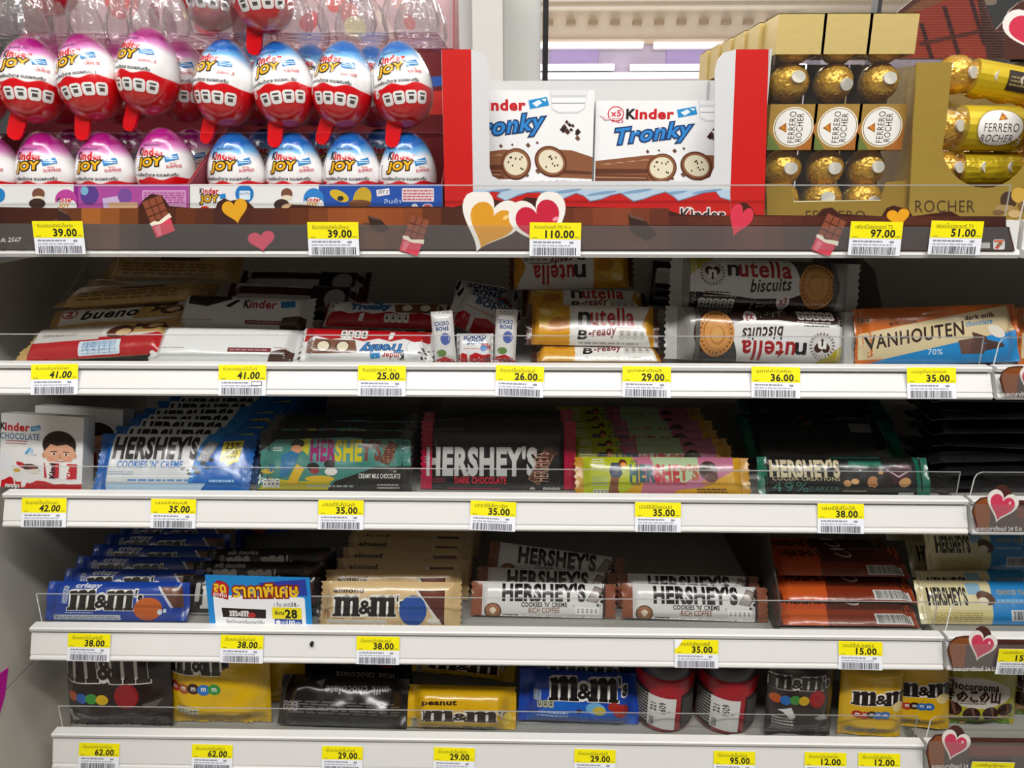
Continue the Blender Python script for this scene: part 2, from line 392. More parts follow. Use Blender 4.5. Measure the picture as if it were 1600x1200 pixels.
for X in (.4505,):
    mb = MB(); mb.box((X-.012, .345, .05), (X+.014, .362, Z0+.02), mat('8f8d88', 'steel')); under(mb.build('upright'), g)
mb = MB(); mb.box((-.46, .03, 0), (1.2, .36, .16), mat('b5b2ac', 'steel')); under(mb.build('plinth'), g)

GT = [Z0+.0581, Z0-.0715, Z0-.1993, Z0-.3363, Z0-.4692]
clr = clear('guard', gloss=0, rough=.02, haze=.004); edge = clear('guard_edge', gloss=.3, rough=.2, haze=.42)
WORDS = ['uppermost', 'second', 'middle', 'fourth', 'lowest']
def rail_prof(zb, zt):
    return [(0, zb), (-.001, zb+.002), (0, zb+.004), (.0012, zb+.0045), (.0016, zb+.0055), (.0012, zb+.0065), (.0088, zt-.0065), (.0115, zt-.006), (.0115, zt-.0045), (.007, zt-.004), (.0065, zt-.001), (.008, zt), (.018, zt), (.018, zb)]
def shelf(i, X0, X1, label, right=False):
    r = empty('gondola_shelf', label, 'shelf', 'gondola shelves', (0, 0, ZB[i]))
    mb = MB(); mb.box((X0+.004, .0185, DECK[i]-.012), (X1-.004, .344, DECK[i]), mat('a3a09a', 'steel')); under(mb.build('deck'), r)
    mb = MB()
    pr = rail_prof(ZB[i], ZT[i]) if i else [(0, ZB[0]), (-.0015, ZB[0]+.003), (0, ZB[0]+.0065), (.004, ZB[0]+.0075), (.006, ZT[0]), (.018, ZT[0]), (.018, ZB[0])]
    mb.prism(pr, 'x', X0, X1, mat('dddcda', 'plastic')); under(mb.build('price_rail'), r)
    mb = MB(); zt = GT[i]; a, b = X0+.004, X1-.004
    if right: pts = [(a, DECK[i]+.0005), (a+.002, zt-.006), (a+.004, zt-.002), (a+.008, zt), (b, zt), (b, DECK[i]+.0005)]
    else: pts = [(a, DECK[i]+.0005), (a, zt), (b, zt), (b, DECK[i]+.0005)]
    mb.prism(pts, 'y', .0195, .0212, clr)
    for (p, q) in zip(pts[:-1], pts[1:]):
        if p[1] > DECK[i]+.001 or q[1] > DECK[i]+.001:
            mb.tube([(p[0], .0203, p[1]), (q[0], .0203, q[1])], .0006, edge, 6)
    under(mb.build('front_guard'), r); return r
SPOT = onY(487, 1007, .004)
for i in range(5):
    r = shelf(i, -.45 if i else -.56, .4495, '%s white shelf of the wide left bay with clear front guard' % WORDS[i])
    if i == 3:
        mb = MB(); mb.prism([(SPOT.x+.0016*math.cos(t)*(1+.3*math.sin(3*t)), SPOT.z+.0022*math.sin(t)) for t in [k*math.pi/6 for k in range(12)]], 'y', .0030, .0065, mat('1c1a1a', 'rubber')); under(mb.build('dark_mark'), r)
for i in range(5):
    shelf(i, .4535, 1.15, '%s shelf of the right bay, cut off by the photo edge' % WORDS[i], True)
# clear upright dividers between the columns
def divider(i, X, pts, label, m):
    mb = MB(); mb.prism([(y, DECK[i]+.0008+z) for y, z in pts], 'x', X-.0008, X+.0008, m)
    o = mb.build('shelf_divider'); tag(o, label, 'shelf divider', 'clear shelf dividers')
smoke = clear('smoke', (.55, .52, .5), .2, .08, .05)
DV = [(.024, 0), (.3, 0), (.3, .1), (.14, .1), (.06, .055), (.024, .03)]
divider(1, onY(1378, 520, .10).x, [(.098, 0), (.3, 0), (.3, .094), (.19, .094), (.135, .08), (.11, .05), (.10, .03)], 'smoky clear divider between the biscuit packs and the orange chocolate bar', smoke)
divider(2, onY(651.5, 720, .062).x, DV, 'clear divider left of the red-ended black chocolate bar', clr)
divider(3, onY(1214, 980, .03).x, [(.024, 0), (.3, 0), (.3, .1), (.1, .1), (.03, .035), (.024, .03)], 'smoky clear divider between the coffee bars and the orange bar pile', smoke)

# ------------------------------------------------------------------ chocolate-coloured strip with hearts on the top rail
BR = '55260f'; DK = '2c1712'
def choc_bar(A, cx, cy, s, rot, wrap='d9475c', paper='f4ead6', bar='8c4a32'):
    c, q = math.cos(math.radians(rot)), math.sin(math.radians(rot))
    def T(x, y): return (cx+(x*c-y*q)*s, cy+(x*q+y*c)*s)
    A.p([T(-.5, -.9), (T(.5, -.9)), T(.5, .35), T(-.5, .35)], bar)
    for k in (-.17, .17): A.p([T(k-.025, -.88), T(k+.025, -.88), T(k+.025, .3), T(k-.025, .3)], '5d2b1c')
    for k in (-.5, -.1, .25): A.p([T(-.48, k-.025), T(.48, k-.025), T(.48, k+.025), T(-.48, k+.025)], '5d2b1c')
    A.p([T(-.56, .25), T(-.3, .2), T(-.1, .32), T(.2, .22), T(.56, .12), T(.6, .35), T(.1, .5), T(-.5, .5)], paper)
    A.p([T(-.52, .4), T(0, .46), T(.52, .34), T(.5, 1.05), T(-.5, 1.05)], wrap); A.p([T(-.4, .5), T(-.1, .5), T(-.2, 1.0), T(-.38, 1.0)], 'e87a8a')
def chunk(A, cx, cy, w, h):
    A.p([(cx-w, cy+h*.6), (cx-w*.2, cy-h*.2), (cx+w*.1, cy+h*.1), (cx+w*.4, cy+h)], '5a3a30'); A.p([(cx-w*.1, cy-h), (cx+w*.5, cy-h*.6), (cx+w, cy+h*.5), (cx+w*.6, cy+h), (cx, cy+h*.3)], '38231e'); A.p([(cx-w*.1, cy-h), (cx+w*.5, cy-h*.6), (cx+w*.55, cy-h*.4), (cx, cy-h*.7)], '6b4a3c')
Ys = -.0016
A = Art(-80, 300, 1600, 400, 'card'); A.wh = (1.1, .06)
top = [(-80, 322), (80, 325), (215, 325), (224, 312), (236, 303), (252, 305), (264, 322), (336, 328), (340, 316), (350, 310), (360, 314), (368, 312), (384, 312), (398, 326), (445, 330), (456, 320), (470, 320), (500, 322), (700, 323), (708, 324), (716, 322), (738, 313), (760, 308), (782, 314), (800, 322), (808, 318), (822, 308), (845, 310), (860, 322), (1040, 327), (1064, 335), (1140, 337), (1147, 322), (1155, 317), (1166, 317), (1176, 326), (1180, 336), (1275, 337), (1286, 326), (1300, 324), (1312, 334), (1378, 338), (1386, 325), (1396, 321), (1420, 327), (1426, 338), (1470, 332), (1486, 330), (1500, 338), (1545, 338), (1566, 345), (1578, 360), (1586, 392)]
outline = top+[(-80, 389.5)]
r = empty('promotion_strip', 'dark brown chocolate-coloured strip with hearts along the top price rail', 'promotional strip', loc=(0, Ys, ZB[0]+.007))
mb = MB(); slab(mb, outline, Ys, .0008, mat('3f1c10', 'card'))
low = [(-80, 350), (1577, 356), (1586, 391), (-80, 389)]
def hexmix(keys, x):
    for (xa, ca), (xb, cb) in zip(keys[:-1], keys[1:]):
        if x <= xb:
            t = (x-xa)/(xb-xa); return ''.join('%02x' % round(int(ca[k:k+2], 16)*(1-t)+int(cb[k:k+2], 16)*t) for k in (0, 2, 4))
    return keys[-1][1]
KU = [(-80, '33180f'), (100, '4a2212'), (140, 'a8622a'), (200, '7a421c'), (235, '3f1c10'), (300, '6a3416'), (340, '42201a'), (460, '5a2a14'), (540, '9a5222'), (640, '8a4620'), (700, '4a2416'), (860, '5a2a1a'), (960, '8a4426'), (1060, '54261a'), (1180, '6a3220'), (1290, '4a2018'), (1420, '5a2c1c'), (1600, '3a1c16')]
KL = [(-80, '2e2220'), (120, '453029'), (160, '6a4a34'), (220, '3a2d2b'), (480, '3a2d2b'), (580, '6a4430'), (680, '40312d'), (880, '54382f'), (1000, '5f4038'), (1100, '4a3632'), (1180, '6a403a'), (1260, '463532'), (1600, '332826')]  # lower band greyed in its print colour, imitating the clear cover's haze
for k in range(56):
    xa = -80+k*29.6
    if xa < 1560: A.r(xa, 325 if xa < 1040 else 338, min(xa+29.6, 1572), 352, hexmix(KU, xa+15))
    A.p([(xa, 349+.0035*(xa+80)), (min(xa+29.6, 1578), 349+.0035*(xa+110)), (min(xa+29.6, 1584), 390), (xa, 389)], hexmix(KL, xa+15))
chunk(A, 92, 345, 26, 22); chunk(A, 578, 350, 30, 14); chunk(A, 985, 355, 42, 22)
choc_bar(A, 247, 336, 31, -22); choc_bar(A, 648, 366, 30, 18); choc_bar(A, 1296, 366, 32, 25)
A.heart(368, 331, 40, 38, 'e2a322', -12); A.heart(409, 378, 42, 32, 'd84a66', -8); A.heart(1155, 346, 36, 52, 'd8364f', 22); A.heart(1404, 341, 36, 28, 'eba41c', -8)
A.heart(762, 350, 98, 96, 'f2ede6', 22); A.heart(764, 356, 72, 72, 'dd9a26', 22); A.heart(846, 350, 92, 92, 'f2ede6', -20); A.heart(845, 352, 70, 72, 'c81f3c', -20)
A.e(790, 340, 5, 3, 'f7d17a', -40); A.e(868, 342, 5, 3, 'f29aa6', -30)
A.t('ก.ค. 2567', -6, 371, 33, 378, 'eeeae4', .02, .2)
A.r(1527, 379, 1547, 388, 'c9c4c0'); A.rr(1552, 374, 1570, 390, 3, 'f3f1ee')
A.t('7', 1555, 376, 1567, 388, 'd93a22', .06); A.r(1557, 381.5, 1566, 383.2, '2b8a4a'); A.r(1555, 376, 1567, 378, 'e8862a')
A.lay(mb, plane_S(A.f, Ys), .02)
under(mb.build('printed_strip'), r)
mb = MB(); slab(mb, [(-80, 349), (1574, 355), (1584, 391), (-80, 389)], Ys-.0016, .0006, clear('rail_cover', gloss=.15, rough=.15, haze=.035)); under(mb.build('clear_cover'), r)

# ------------------------------------------------------------------ price tags
def price_tag(px, pyb, row, price, thai, label, roll=0, shear=0.0, torn=False, w=.0425, boxed=False):
    A = Art(0, 0, 72, 46, 'card')
    A.r(0, 0, 72, 23, 'f0e400'); A.t(thai, 7, 3.5, 58, 10, '4a4410'); A.t(price, 62-len(price)*6.6, 11, 62, 21, '1d1b18', .035, shear); dashes(A, 63, 19, 70, 21.5, 1, '8a8420', 5)
    A.r(4, 20.5, 11, 21.5, '8a8420')
    dashes(A, 5, 25, 46, 29.5, 1, '8b8f9c', int(px)); A.r(56, 26, 62, 29, '8b8f9c'); dashes(A, 5, 30, 60, 33.5, 1, 'a9adb8', int(px)+1)
    barcode(A, 5, 34.5, 67, 45, '34343c', 30, int(px))
    if boxed: A.r(50, 25, 66, 31.5, '55555a'); A.r(51, 26, 65, 30.5, 'eceef4')
    mb = MB(); A.wh = (w, .028)
    if torn: A.p([(0, 0), (14, 0), (6, 12), (0, 16)], 'eeeef0')
    card(mb, w, .0272, .0003, mat('e8eaf2', 'card'), A)
    o = mb.build('price_tag')
    y0 = (-.0022 if px < 1530 else -.0068) if row else -.0052; zb = ZB[row]+.0012
    q = onY(px, pyb, y0); o.location = (q.x, y0, zb if row else q.z); o.rotation_euler = (math.radians((-19 if px < 1530 else -3) if row else -5), math.radians(roll), 0)
    tag(o, label, 'price tag', 'yellow and white price tags')

# ------------------------------------------------------------------ row 1: chocolate eggs in clear trays
RE, HE = .0264, .0745
def egg_mat(name, dark, mid):
    m = bpy.data.materials.new(name); m.use_nodes = True; nt = m.node_tree; b = nt.nodes['Principled BSDF']; N = nt.nodes.new; L = nt.links.new
    b.inputs['Roughness'].default_value = .22; b.inputs['Coat Weight'].default_value = .6; b.inputs['Coat Roughness'].default_value = .06
    tc = N('ShaderNodeTexCoord'); sp = N('ShaderNodeSeparateXYZ'); L(tc.outputs['Object'], sp.inputs[0])
    wv = N('ShaderNodeMath'); wv.operation = 'MULTIPLY'; wv.inputs[1].default_value = 300; L(sp.outputs['X'], wv.inputs[0])
    sn = N('ShaderNodeMath'); sn.operation = 'SINE'; L(wv.outputs[0], sn.inputs[0])
    am = N('ShaderNodeMath'); am.operation = 'MULTIPLY_ADD'; am.inputs[1].default_value = .0013; L(sn.outputs[0], am.inputs[0]); L(sp.outputs['Z'], am.inputs[2])
    mr = N('ShaderNodeMapRange'); mr.inputs['From Min'].default_value = -HE/2; mr.inputs['From Max'].default_value = HE/2; L(am.outputs[0], mr.inputs['Value'])
    cr = N('ShaderNodeValToRGB'); L(mr.outputs['Result'], cr.inputs[0]); e = cr.color_ramp.elements
    e[0].position = 0; e[0].color = lin('cc0d14'); e[1].position = 1; e[1].color = lin(dark)
    for p, c in ((.415, 'd8101a'), (.425, 'f4f3f3'), (.69, 'f5f4f4'), (.77, mid), (.85, dark)):
        q = e.new(p); q.color = lin(c)
    L(cr.outputs[0], b.inputs['Base Color']); return m
EGG_PINK = egg_mat('egg_print_pink', 'a8187f', 'd985c4'); EGG_BLUE = egg_mat('egg_print_blue', '0a62b8', '6db4e6')
def egg_r(z):
    c = max(-1, min(1, 2*z/HE)); return RE*math.sqrt(max(0, 1-c*c))*(1-.13*c)
def egg_S(u, v, o=0):
    z = (v-.5)*HE; r = egg_r(z)+o; a = (u-.5)*2.3; return Vector((r*math.sin(a), -r*math.cos(a), z))
def egg_mesh(blue, light):
    mb = MB(); mb.lathe([(max(egg_r(z), .0001), z) for z in [-HE/2*math.cos(math.pi*k/36) for k in range(37)]], EGG_BLUE if blue else EGG_PINK, 40)
    A = Art(0, 0, 380, 520, 'egg'); A.wh = (2*RE, HE)
    X = 12
    A.t('ขนมช็อกโกแลต', X+85, 92, X+215, 110, '16305e' if blue else '5a1460', .01)
    A.t('K', X+62, 122, X+92, 166, '191414', .045); A.t('inder', X+95, 124, X+242, 166, 'cf1420', .045)
    A.t('JOY', X+70, 184, X+222, 248, '2a1c10', .13, .1, 10); A.t('JOY', X+72, 186, X+220, 246, 'f0b41c', .045, .1, 10)
    A.p([(X+236, 172), (X+318, 154), (X+320, 188), (X+240, 204)], '1f86cc'); dashes(A, X+246, 168, X+312, 190, 2, 'd8ecf7')
    A.t('WITH', X+262, 208, X+298, 219, 'd2404c', 0.01, .2); A.t('SURPRISE', X+240, 224, X+330, 240, 'd2404c', .02, .2, 4)
    A.t('ขนมเคลือบน้ำตาล ขนมผสมครีม', X+24, 268, X+300, 290, '1b1718', .02)
    A.p([(30, 352), (36, 318), (56, 302), (78, 306), (64, 318), (70, 340), (58, 356)], 'f0eeee'); A.e(54, 344, 9, 15, 'c9161c'); A.e(53, 346, 6, 10, 'e9e5e2')
    teeth(A, 84, 340, 364, 412, 4, 'f4f3f0')
    A.r(14, 200, 26, 290, '8d9098')
    A.lay(mb, egg_S, .0028, base=.0002)
    return mb.mesh('egg_body')
EGGM = {b: egg_mesh(b, 0) for b in (False, True)}
mb = MB(); mb.prism([(-.0095, .004), (-.0085, -.012), (-.006, -.0165), (0, -.018), (.006, -.0165), (.0085, -.012), (.0095, .004)], 'y', -.0016, .0016, mat('d6101a', 'egg')); TABM = mb.mesh('tab')
bl = clear('blister', (.985, .985, .985), gloss=.05, rough=.06, bump=40)
mb = MB()
prof = [(max(egg_r(z)*1.02+.0004, .0002), z*1.02) for z in [-HE/2*math.cos(math.pi*k/24) for k in range(25)]]
mb.lathe(prof, bl, 28)
SEAMM = None
mb2 = MB(); nn = 40
V = []
for k in range(nn):
    a = 2*math.pi*k/nn; z = HE/2*math.cos(a); s_ = math.sin(a); r = egg_r(z)
    for q in (1.02, 1.07): V.append((math.copysign(r, s_)*q+(.0008 if s_ > 0 else -.0008), .003, z*q))
mb2.add(V, [(2*k, 2*((k+1) % nn), 2*((k+1) % nn)+1, 2*k+1) for k in range(nn)], bl, True)
mb.V += []; n0 = len(mb.V); mb.add(mb2.V, mb2.F, bl, True); BLM = mb.mesh('blister')
def place_egg(px, py, Y, blue, label, roll=0, pitch=0, yaw=0, tab=True):
    q = onY(px, py, Y)
    r = empty('chocolate_egg', label, 'chocolate egg', 'blue-topped chocolate eggs' if blue else 'pink-topped chocolate eggs', q)
    for nm, me in (('body', EGGM[blue]), ('blister', BLM))+((('tab', TABM),) if tab else ()):
        o = bpy.data.objects.new(nm, me); COL.objects.link(o); o.parent = r
        if nm == 'tab': o.location = (-.011, -.004, -HE/2+.0015); o.rotation_euler = (0, math.radians(16), 0); o.scale = (.74, 1, 1)
    r.rotation_euler = (math.radians(-pitch), math.radians(roll), math.radians(yaw)); return r
UP_Y = .075
for px, py, blue, roll, yaw, lab in ((-40, 128, 0, 0, 0, 'pink-topped chocolate egg cut by the left photo edge, upper row'), (50, 126, 0, 3, 12, 'pink-topped chocolate egg leftmost of the three whole ones in the upper row'),
    (139, 122, 0, -9, 0, 'pink-topped chocolate egg tilting left, middle of the upper pink three'), (232, 112, 0, 4, -14, 'pink-topped chocolate egg raised beside the dark gap, right of the upper pink three'),
    (352, 131, 1, 3, -16, 'blue-topped chocolate egg leftmost of the upper blue four'), (442, 133, 1, -8, 0, 'blue-topped chocolate egg tilting left, second of the upper blue four'),
    (536, 133, 1, 4, -14, 'blue-topped chocolate egg third of the upper blue four'), (628, 133, 1, -7, 0, 'blue-topped chocolate egg rightmost of the upper blue four')):
    place_egg(px, py, UP_Y, bool(blue), lab, roll, 9, yaw)
for px, blue, lab in ((-12, 0, 'pink-topped chocolate egg cut by the left photo edge, lower row'), (76, 0, 'pink-topped chocolate egg second from left in the lower row'), (168, 0, 'pink-topped chocolate egg above the purple carton panel, lower row'),
    (261, 0, 'pink-topped chocolate egg rightmost pink of the lower row'), (371, 1, 'blue-topped chocolate egg leftmost blue of the lower row'), (462, 1, 'blue-topped chocolate egg second blue of the lower row'),
    (551, 1, 'blue-topped chocolate egg third blue of the lower row'), (638, 1, 'blue-topped chocolate egg rightmost of the lower row beside the red display tray')):
    place_egg(px, 272 if px not in (261,) else 266, .079, bool(blue), lab, 0, -2, 2)
for px, py, Y, blue, lab in ((285, 128, .14, 0, 'pink-topped chocolate egg behind the upper row, beside the raised pink egg'), (188, 132, .14, 0, 'pink-topped chocolate egg behind and between two upper pink eggs'), (92, 132, .14, 0, 'pink-topped chocolate egg half hidden behind the upper pink row at left'),
    (398, 134, .14, 1, 'blue-topped chocolate egg hidden behind the first two upper blue eggs'), (488, 134, .14, 1, 'blue-topped chocolate egg hidden behind the middle upper blue eggs'), (583, 136, .14, 1, 'blue-topped chocolate egg hidden behind the last two upper blue eggs'),
    (305, 262, .145, 0, 'dark pink-topped chocolate egg behind the lower row beside the blue eggs'), (120, 262, .145, 0, 'pink-topped chocolate egg in shade behind the second and third lower eggs'), (213, 262, .145, 0, 'pink-topped chocolate egg in shade behind the last lower pink eggs'),
    (418, 262, .145, 1, 'blue-topped chocolate egg in shade behind the first two lower blue eggs'), (508, 262, .145, 1, 'blue-topped chocolate egg in shade behind the middle lower blue eggs'), (596, 262, .145, 1, 'blue-topped chocolate egg in shade behind the last lower blue eggs')):
    place_egg(px, py, Y, bool(blue), lab, 0, 4 if py < 200 else 0, 0, False)
place_egg(330, -22, .10, True, 'chocolate egg red bottom peeking from the top edge, left of two', 4, 0, 0, False)
place_egg(408, -20, .07, True, 'chocolate egg red bottom with tab hanging from the top edge, right of two', -6, 0, 0)
place_egg(72, -48, .09, False, 'chocolate egg barely showing its red bottom at the top left edge', 0, 0, 0, False)

# display cartons
def carton(x0, x1, label, fr, draw, inner, back):
    q = onY((x0+x1)/2, 340, .036); r = empty('display_carton', label, 'display carton', 'egg display cartons', (q.x, .036, DECK[0]))
    A = Art(*fr, 'card'); draw(A); mb = MB(); slab(mb, [(x0, 288), (x1, 288), (x1, 352), (x0, 352)], .036, .0012, mat('ece9e8', 'card')); A.wh = (1, 1)
    A.lay(mb, plane_S(fr, .036), None, smooth=False); under(mb.build('front_wall'), r)
    a = onY(x0, 352, .036); b = onY(x1, 288, .036)
    mb = MB(); X0, X1 = a.x, b.x
    mb.box((X0+.0002, .0375, DECK[0]+.0005), (X1-.0002, .24, DECK[0]+.0018), mat(inner, 'card'))
    for X in (X0, X1-.0012):
        mb.prism([(.0372, DECK[0]+.002), (.24, DECK[0]+.002), (.24, DECK[0]+.235), (.20, DECK[0]+.235), (.165, DECK[0]+.10), (.0372, b.z)], 'x', X, X+.0012, mat(inner, 'card'))
    under(mb.build('tray'), r)
    mb = MB(); mb.box((X0, .2402, DECK[0]+.0006), (X1, .2414, DECK[0]+.27), mat(back, 'card'))
    R = random.Random(x0)
    A = Art(0, 0, 300, 330, 'card'); A.wh = (1, 1)
    A.r(0, 0, 300, 118, 'd3b2b6')
    for k in range(22):
        x, y = R.uniform(10, 250), R.uniform(2, 95); A.e(x, y, R.uniform(8, 26), R.uniform(6, 18), R.choice(['e8453a', 'f0d9c9', 'd8222a', 'efb8b0', 'f3e7a0', '8a3a5a']), R.uniform(0, 90))
    A.r(0, 150, 300, 330, back); A.p([(222, 155), (300, 150), (300, 162), (222, 168)], '2c5cb0'); A.r(222, 170, 300, 200, 'd8322a')
    A.e(285, 210, 10, 14, 'e8c030'); A.e(279, 214, 5, 6, '4a3a20')
    A.lay(mb, flat_S(X1-X0, .27, .2402, X0, DECK[0]), None, smooth=False); under(mb.build('back_card'), r)
    # clear inner trays with embossed cups
    tc = clear('tray', (.985, .98, .98), gloss=.15, rough=.1, haze=.04, bump=70); tcup = clear('tray_cup', (.90, .88, .89), gloss=.5, rough=.12, haze=.10, bump=70)
    for lev, zz in (('tray_lower', onY(300, 206, .075).z-.0015), ('tray_upper', onY(300, 55, .075).z)):
        mb = MB(); mb.box((X0+.004, .064, zz), (X1-.004, .19, zz+.0006), tc)
        if lev == 'tray_upper':
            n = 4
            for k in range(n):
                cx = X0+(X1-X0)*(k+.5)/n; ribs = 28
                for yy in (.078, .14):
                    V = []; F = []
                    P2 = [(.021, .001), (.0235, .008), (.0225, .02), (.018, .034), (.0175, .036), (.011, .044), (.0005, .046)]
                    for rr, z in P2:
                        for j in range(56):
                            t = 2*math.pi*j/56; f = 1+(.10 if j % 4 < 2 else 0)*(1 if z < .036 else 0); V.append((cx+rr*f*math.cos(t), yy+rr*f*math.sin(t), zz+z))
                    for i in range(len(P2)-1):
                        for j in range(56): F.append((i*56+j, i*56+(j+1) % 56, (i+1)*56+(j+1) % 56, (i+1)*56+j))
                    mb.add(V, F, tcup, True)
        under(mb.build('blister_tray'), r)
def draw_pink(A):
    A.r(115, 288, 296, 352, 'b04a9c'); A.r(115, 288, 122, 352, '8d1f86')
    A.e(140, 305, 14, 15, '5a3a8c', 20); A.e(132, 298, 6, 7, '7ab4d0'); A.p([(160, 310), (185, 306), (188, 324), (162, 325)], 'cdb6da'); A.e(195, 306, 11, 12, '7a4a9a'); A.r(170, 316, 215, 325, 'd8ad86')
    A.rr(222, 297, 291, 326, 2, 'd594c6'); dashes(A, 225, 300, 288, 318, 5, 'a84a8e', 4)
    A.e(-1, 305, 9, 11, '1f7fc4'); A.e(60, 303, 10, 9, '7a4a32'); A.e(60, 310, 9, 4, 'e8d9c0'); A.e(58, 318, 13, 8, '3a2018'); A.e(103, 312, 17, 16, 'c2409c'); A.e(103, 322, 17, 12, 'f0eeee')
    A.t('K', 90, 309, 94, 316, '191414', .03); A.t('inder', 94.5, 309, 113, 316, 'cf1420', .03); A.t('JOY', 92, 318, 108, 326, 'e0a018', .05)
def draw_blue(A):
    A.r(498, 288, 692, 352, '1d4fa8')
    A.t('K', 312, 294, 317, 303, '191414', .03); A.t('inder', 317.5, 294, 341, 303, 'cf1420', .03); A.t('JOY', 313, 305, 340, 319, '2a1c10', .12); A.t('JOY', 313.5, 305.5, 339.5, 318.5, 'e8ad1c', .04); A.p([(343, 304), (352, 302), (353, 309), (344, 311)], '1f86cc')
    A.e(382, 303, 14.5, 14.5, '1c78c0'); A.rr(374, 298, 391, 312, 2, 'dcebf5'); A.t('ถูกใจ', 375, 300, 390, 305, '1c5fa8'); A.e(320, 326, 7, 4, 'cf1420')
    A.e(448, 303, 9, 9, '7a4a32'); A.e(448, 309, 9, 4, 'e8d9c0'); A.e(440, 320, 12, 9, '3a2018'); A.e(452, 324, 12, 6, 'd9b48a'); A.e(490, 312, 16, 18, '2a82cc'); A.e(490, 320, 16, 12, 'f0eeee')
    A.t('K', 478, 309, 482, 315, '191414', .03); A.t('inder', 482.5, 309, 501, 315, 'cf1420', .03); A.t('JOY', 479, 316, 496, 325, 'e0a018', .05)
    A.e(530, 306, 16, 8, 'd9b224', 25); A.e(532, 310, 5, 4, '2a2a30'); A.e(566, 310, 14, 18, 'c9a528', 20); A.e(562, 318, 18, 6, '7a4a2a'); A.p([(588, 297), (608, 294), (609, 304), (589, 307)], 'efe9e6'); A.t('JOY 2', 591, 297, 606, 304, '2a3a70', .02)
    A.rr(628, 294, 678, 315, 1.5, 'e9d4d8'); dashes(A, 630, 296, 676, 314, 4, 'c25a64', 9); A.t('สินค้า', 600, 310, 626, 318, 'c9d8ee'); A.e(648, 323, 5, 5, 'e6e2ea'); A.e(668, 323, 8, 5, 'e6e2ea'); A.e(668, 323, 6, 3.5, 'c94a50')
carton(-75, 295, 'white and purple display carton holding the pink-topped eggs', (-75, 288, 295, 352), draw_pink, '8a3a48', '6e1a24')
carton(297, 691, 'white and blue display carton holding the blue-topped eggs', (297, 288, 691, 352), draw_blue, '8a2a26', '6e1a1e')

# ------------------------------------------------------------------ row 1: red and white tray with two white snack boxes
YT = .034
r = empty('display_tray', 'red and white cardboard display tray with a rounded front window', 'display tray', loc=((onY(945, 340, YT).x), YT, DECK[0]))
Upts = [(690, 77), (737, 77), (750, 81), (759, 90), (764, 106), (765, 262), (769, 275), (784, 283), (1095, 283), (1110, 277), (1116, 262), (1117, 112), (1121, 94), (1132, 82), (1150, 77), (1201, 77), (1193, 362), (696, 362)]
mb = MB(); slab(mb, Upts, YT, .0015, mat('d5d6d8', 'card'))
A = Art(680, 60, 1210, 365, 'card'); A.wh = (1, 1)
A.p([(690, 77), (736, 77), (739, 300), (740, 335), (740, 362), (696, 362)], 'c8130f'); A.p([(1150, 77), (1201, 77), (1193, 362), (1142, 362), (1141, 300)], 'c8130f')
wave = [(739, 312), (752, 307), (768, 298), (782, 299), (776, 306), (790, 313), (806, 306), (824, 300), (842, 299), (850, 302), (860, 312), (872, 314), (886, 307), (900, 301), (912, 305), (922, 314), (940, 310), (955, 304), (970, 301), (978, 306), (990, 314), (1006, 310), (1022, 304), (1040, 299), (1052, 306), (1060, 313), (1076, 308), (1100, 300), (1118, 298), (1126, 308), (1141, 312)]
A.p([(740, 296), (1141, 296)]+[(x, y+1) for x, y in wave[::-1]], 'b9cfe2')
for k in range(7): A.e(775+k*55, 299+(k % 2)*3, 24, 2.4, '7fa3c4', -8)
A.p(wave+[(1142, 362), (740, 362)], 'c8130f')
for i in range(len(wave)-1): A.p([(wave[i][0], wave[i][1]), (wave[i+1][0], wave[i+1][1]), (wave[i+1][0], wave[i+1][1]+1.6), (wave[i][0], wave[i][1]+1.6)], '6b86a4')
A.t('Kinder', 1064, 326, 1132, 346, 'f0e8e4', .09); A.t('Kinder', 1064, 326, 1132, 346, '241414', .02)
A.lay(mb, plane_S(A.f, YT), None, smooth=False); under(mb.build('front_panel'), r)
xa, xb = onY(692, 200, YT).x, onY(1197, 200, YT).x; zt = onY(800, 77, YT).z; zb = DECK[0]+.0006
mb = MB(); zbk = onY(945, 126, .20).z
for X in (xa, xb-.0012): mb.prism([(YT+.002, zb), (.2, zb), (.2, zbk), (.12, zt), (YT+.002, zt)], 'x', X, X+.0012, mat('c9cacb', 'card'))
mb.box((xa, .2, zb), (xb, .2015, zbk), mat('cfcfcf', 'card')); mb.box((xa, YT+.002, zb), (xb, .2, zb+.001), mat('c9cacb', 'card'))
mb.box((onY(1107, 130, .197).x, .1975, zb+.002), (onY(1109, 130, .197).x, .1995, zbk-.001), mat('a9abae', 'card'))
under(mb.build('tray_body'), r)
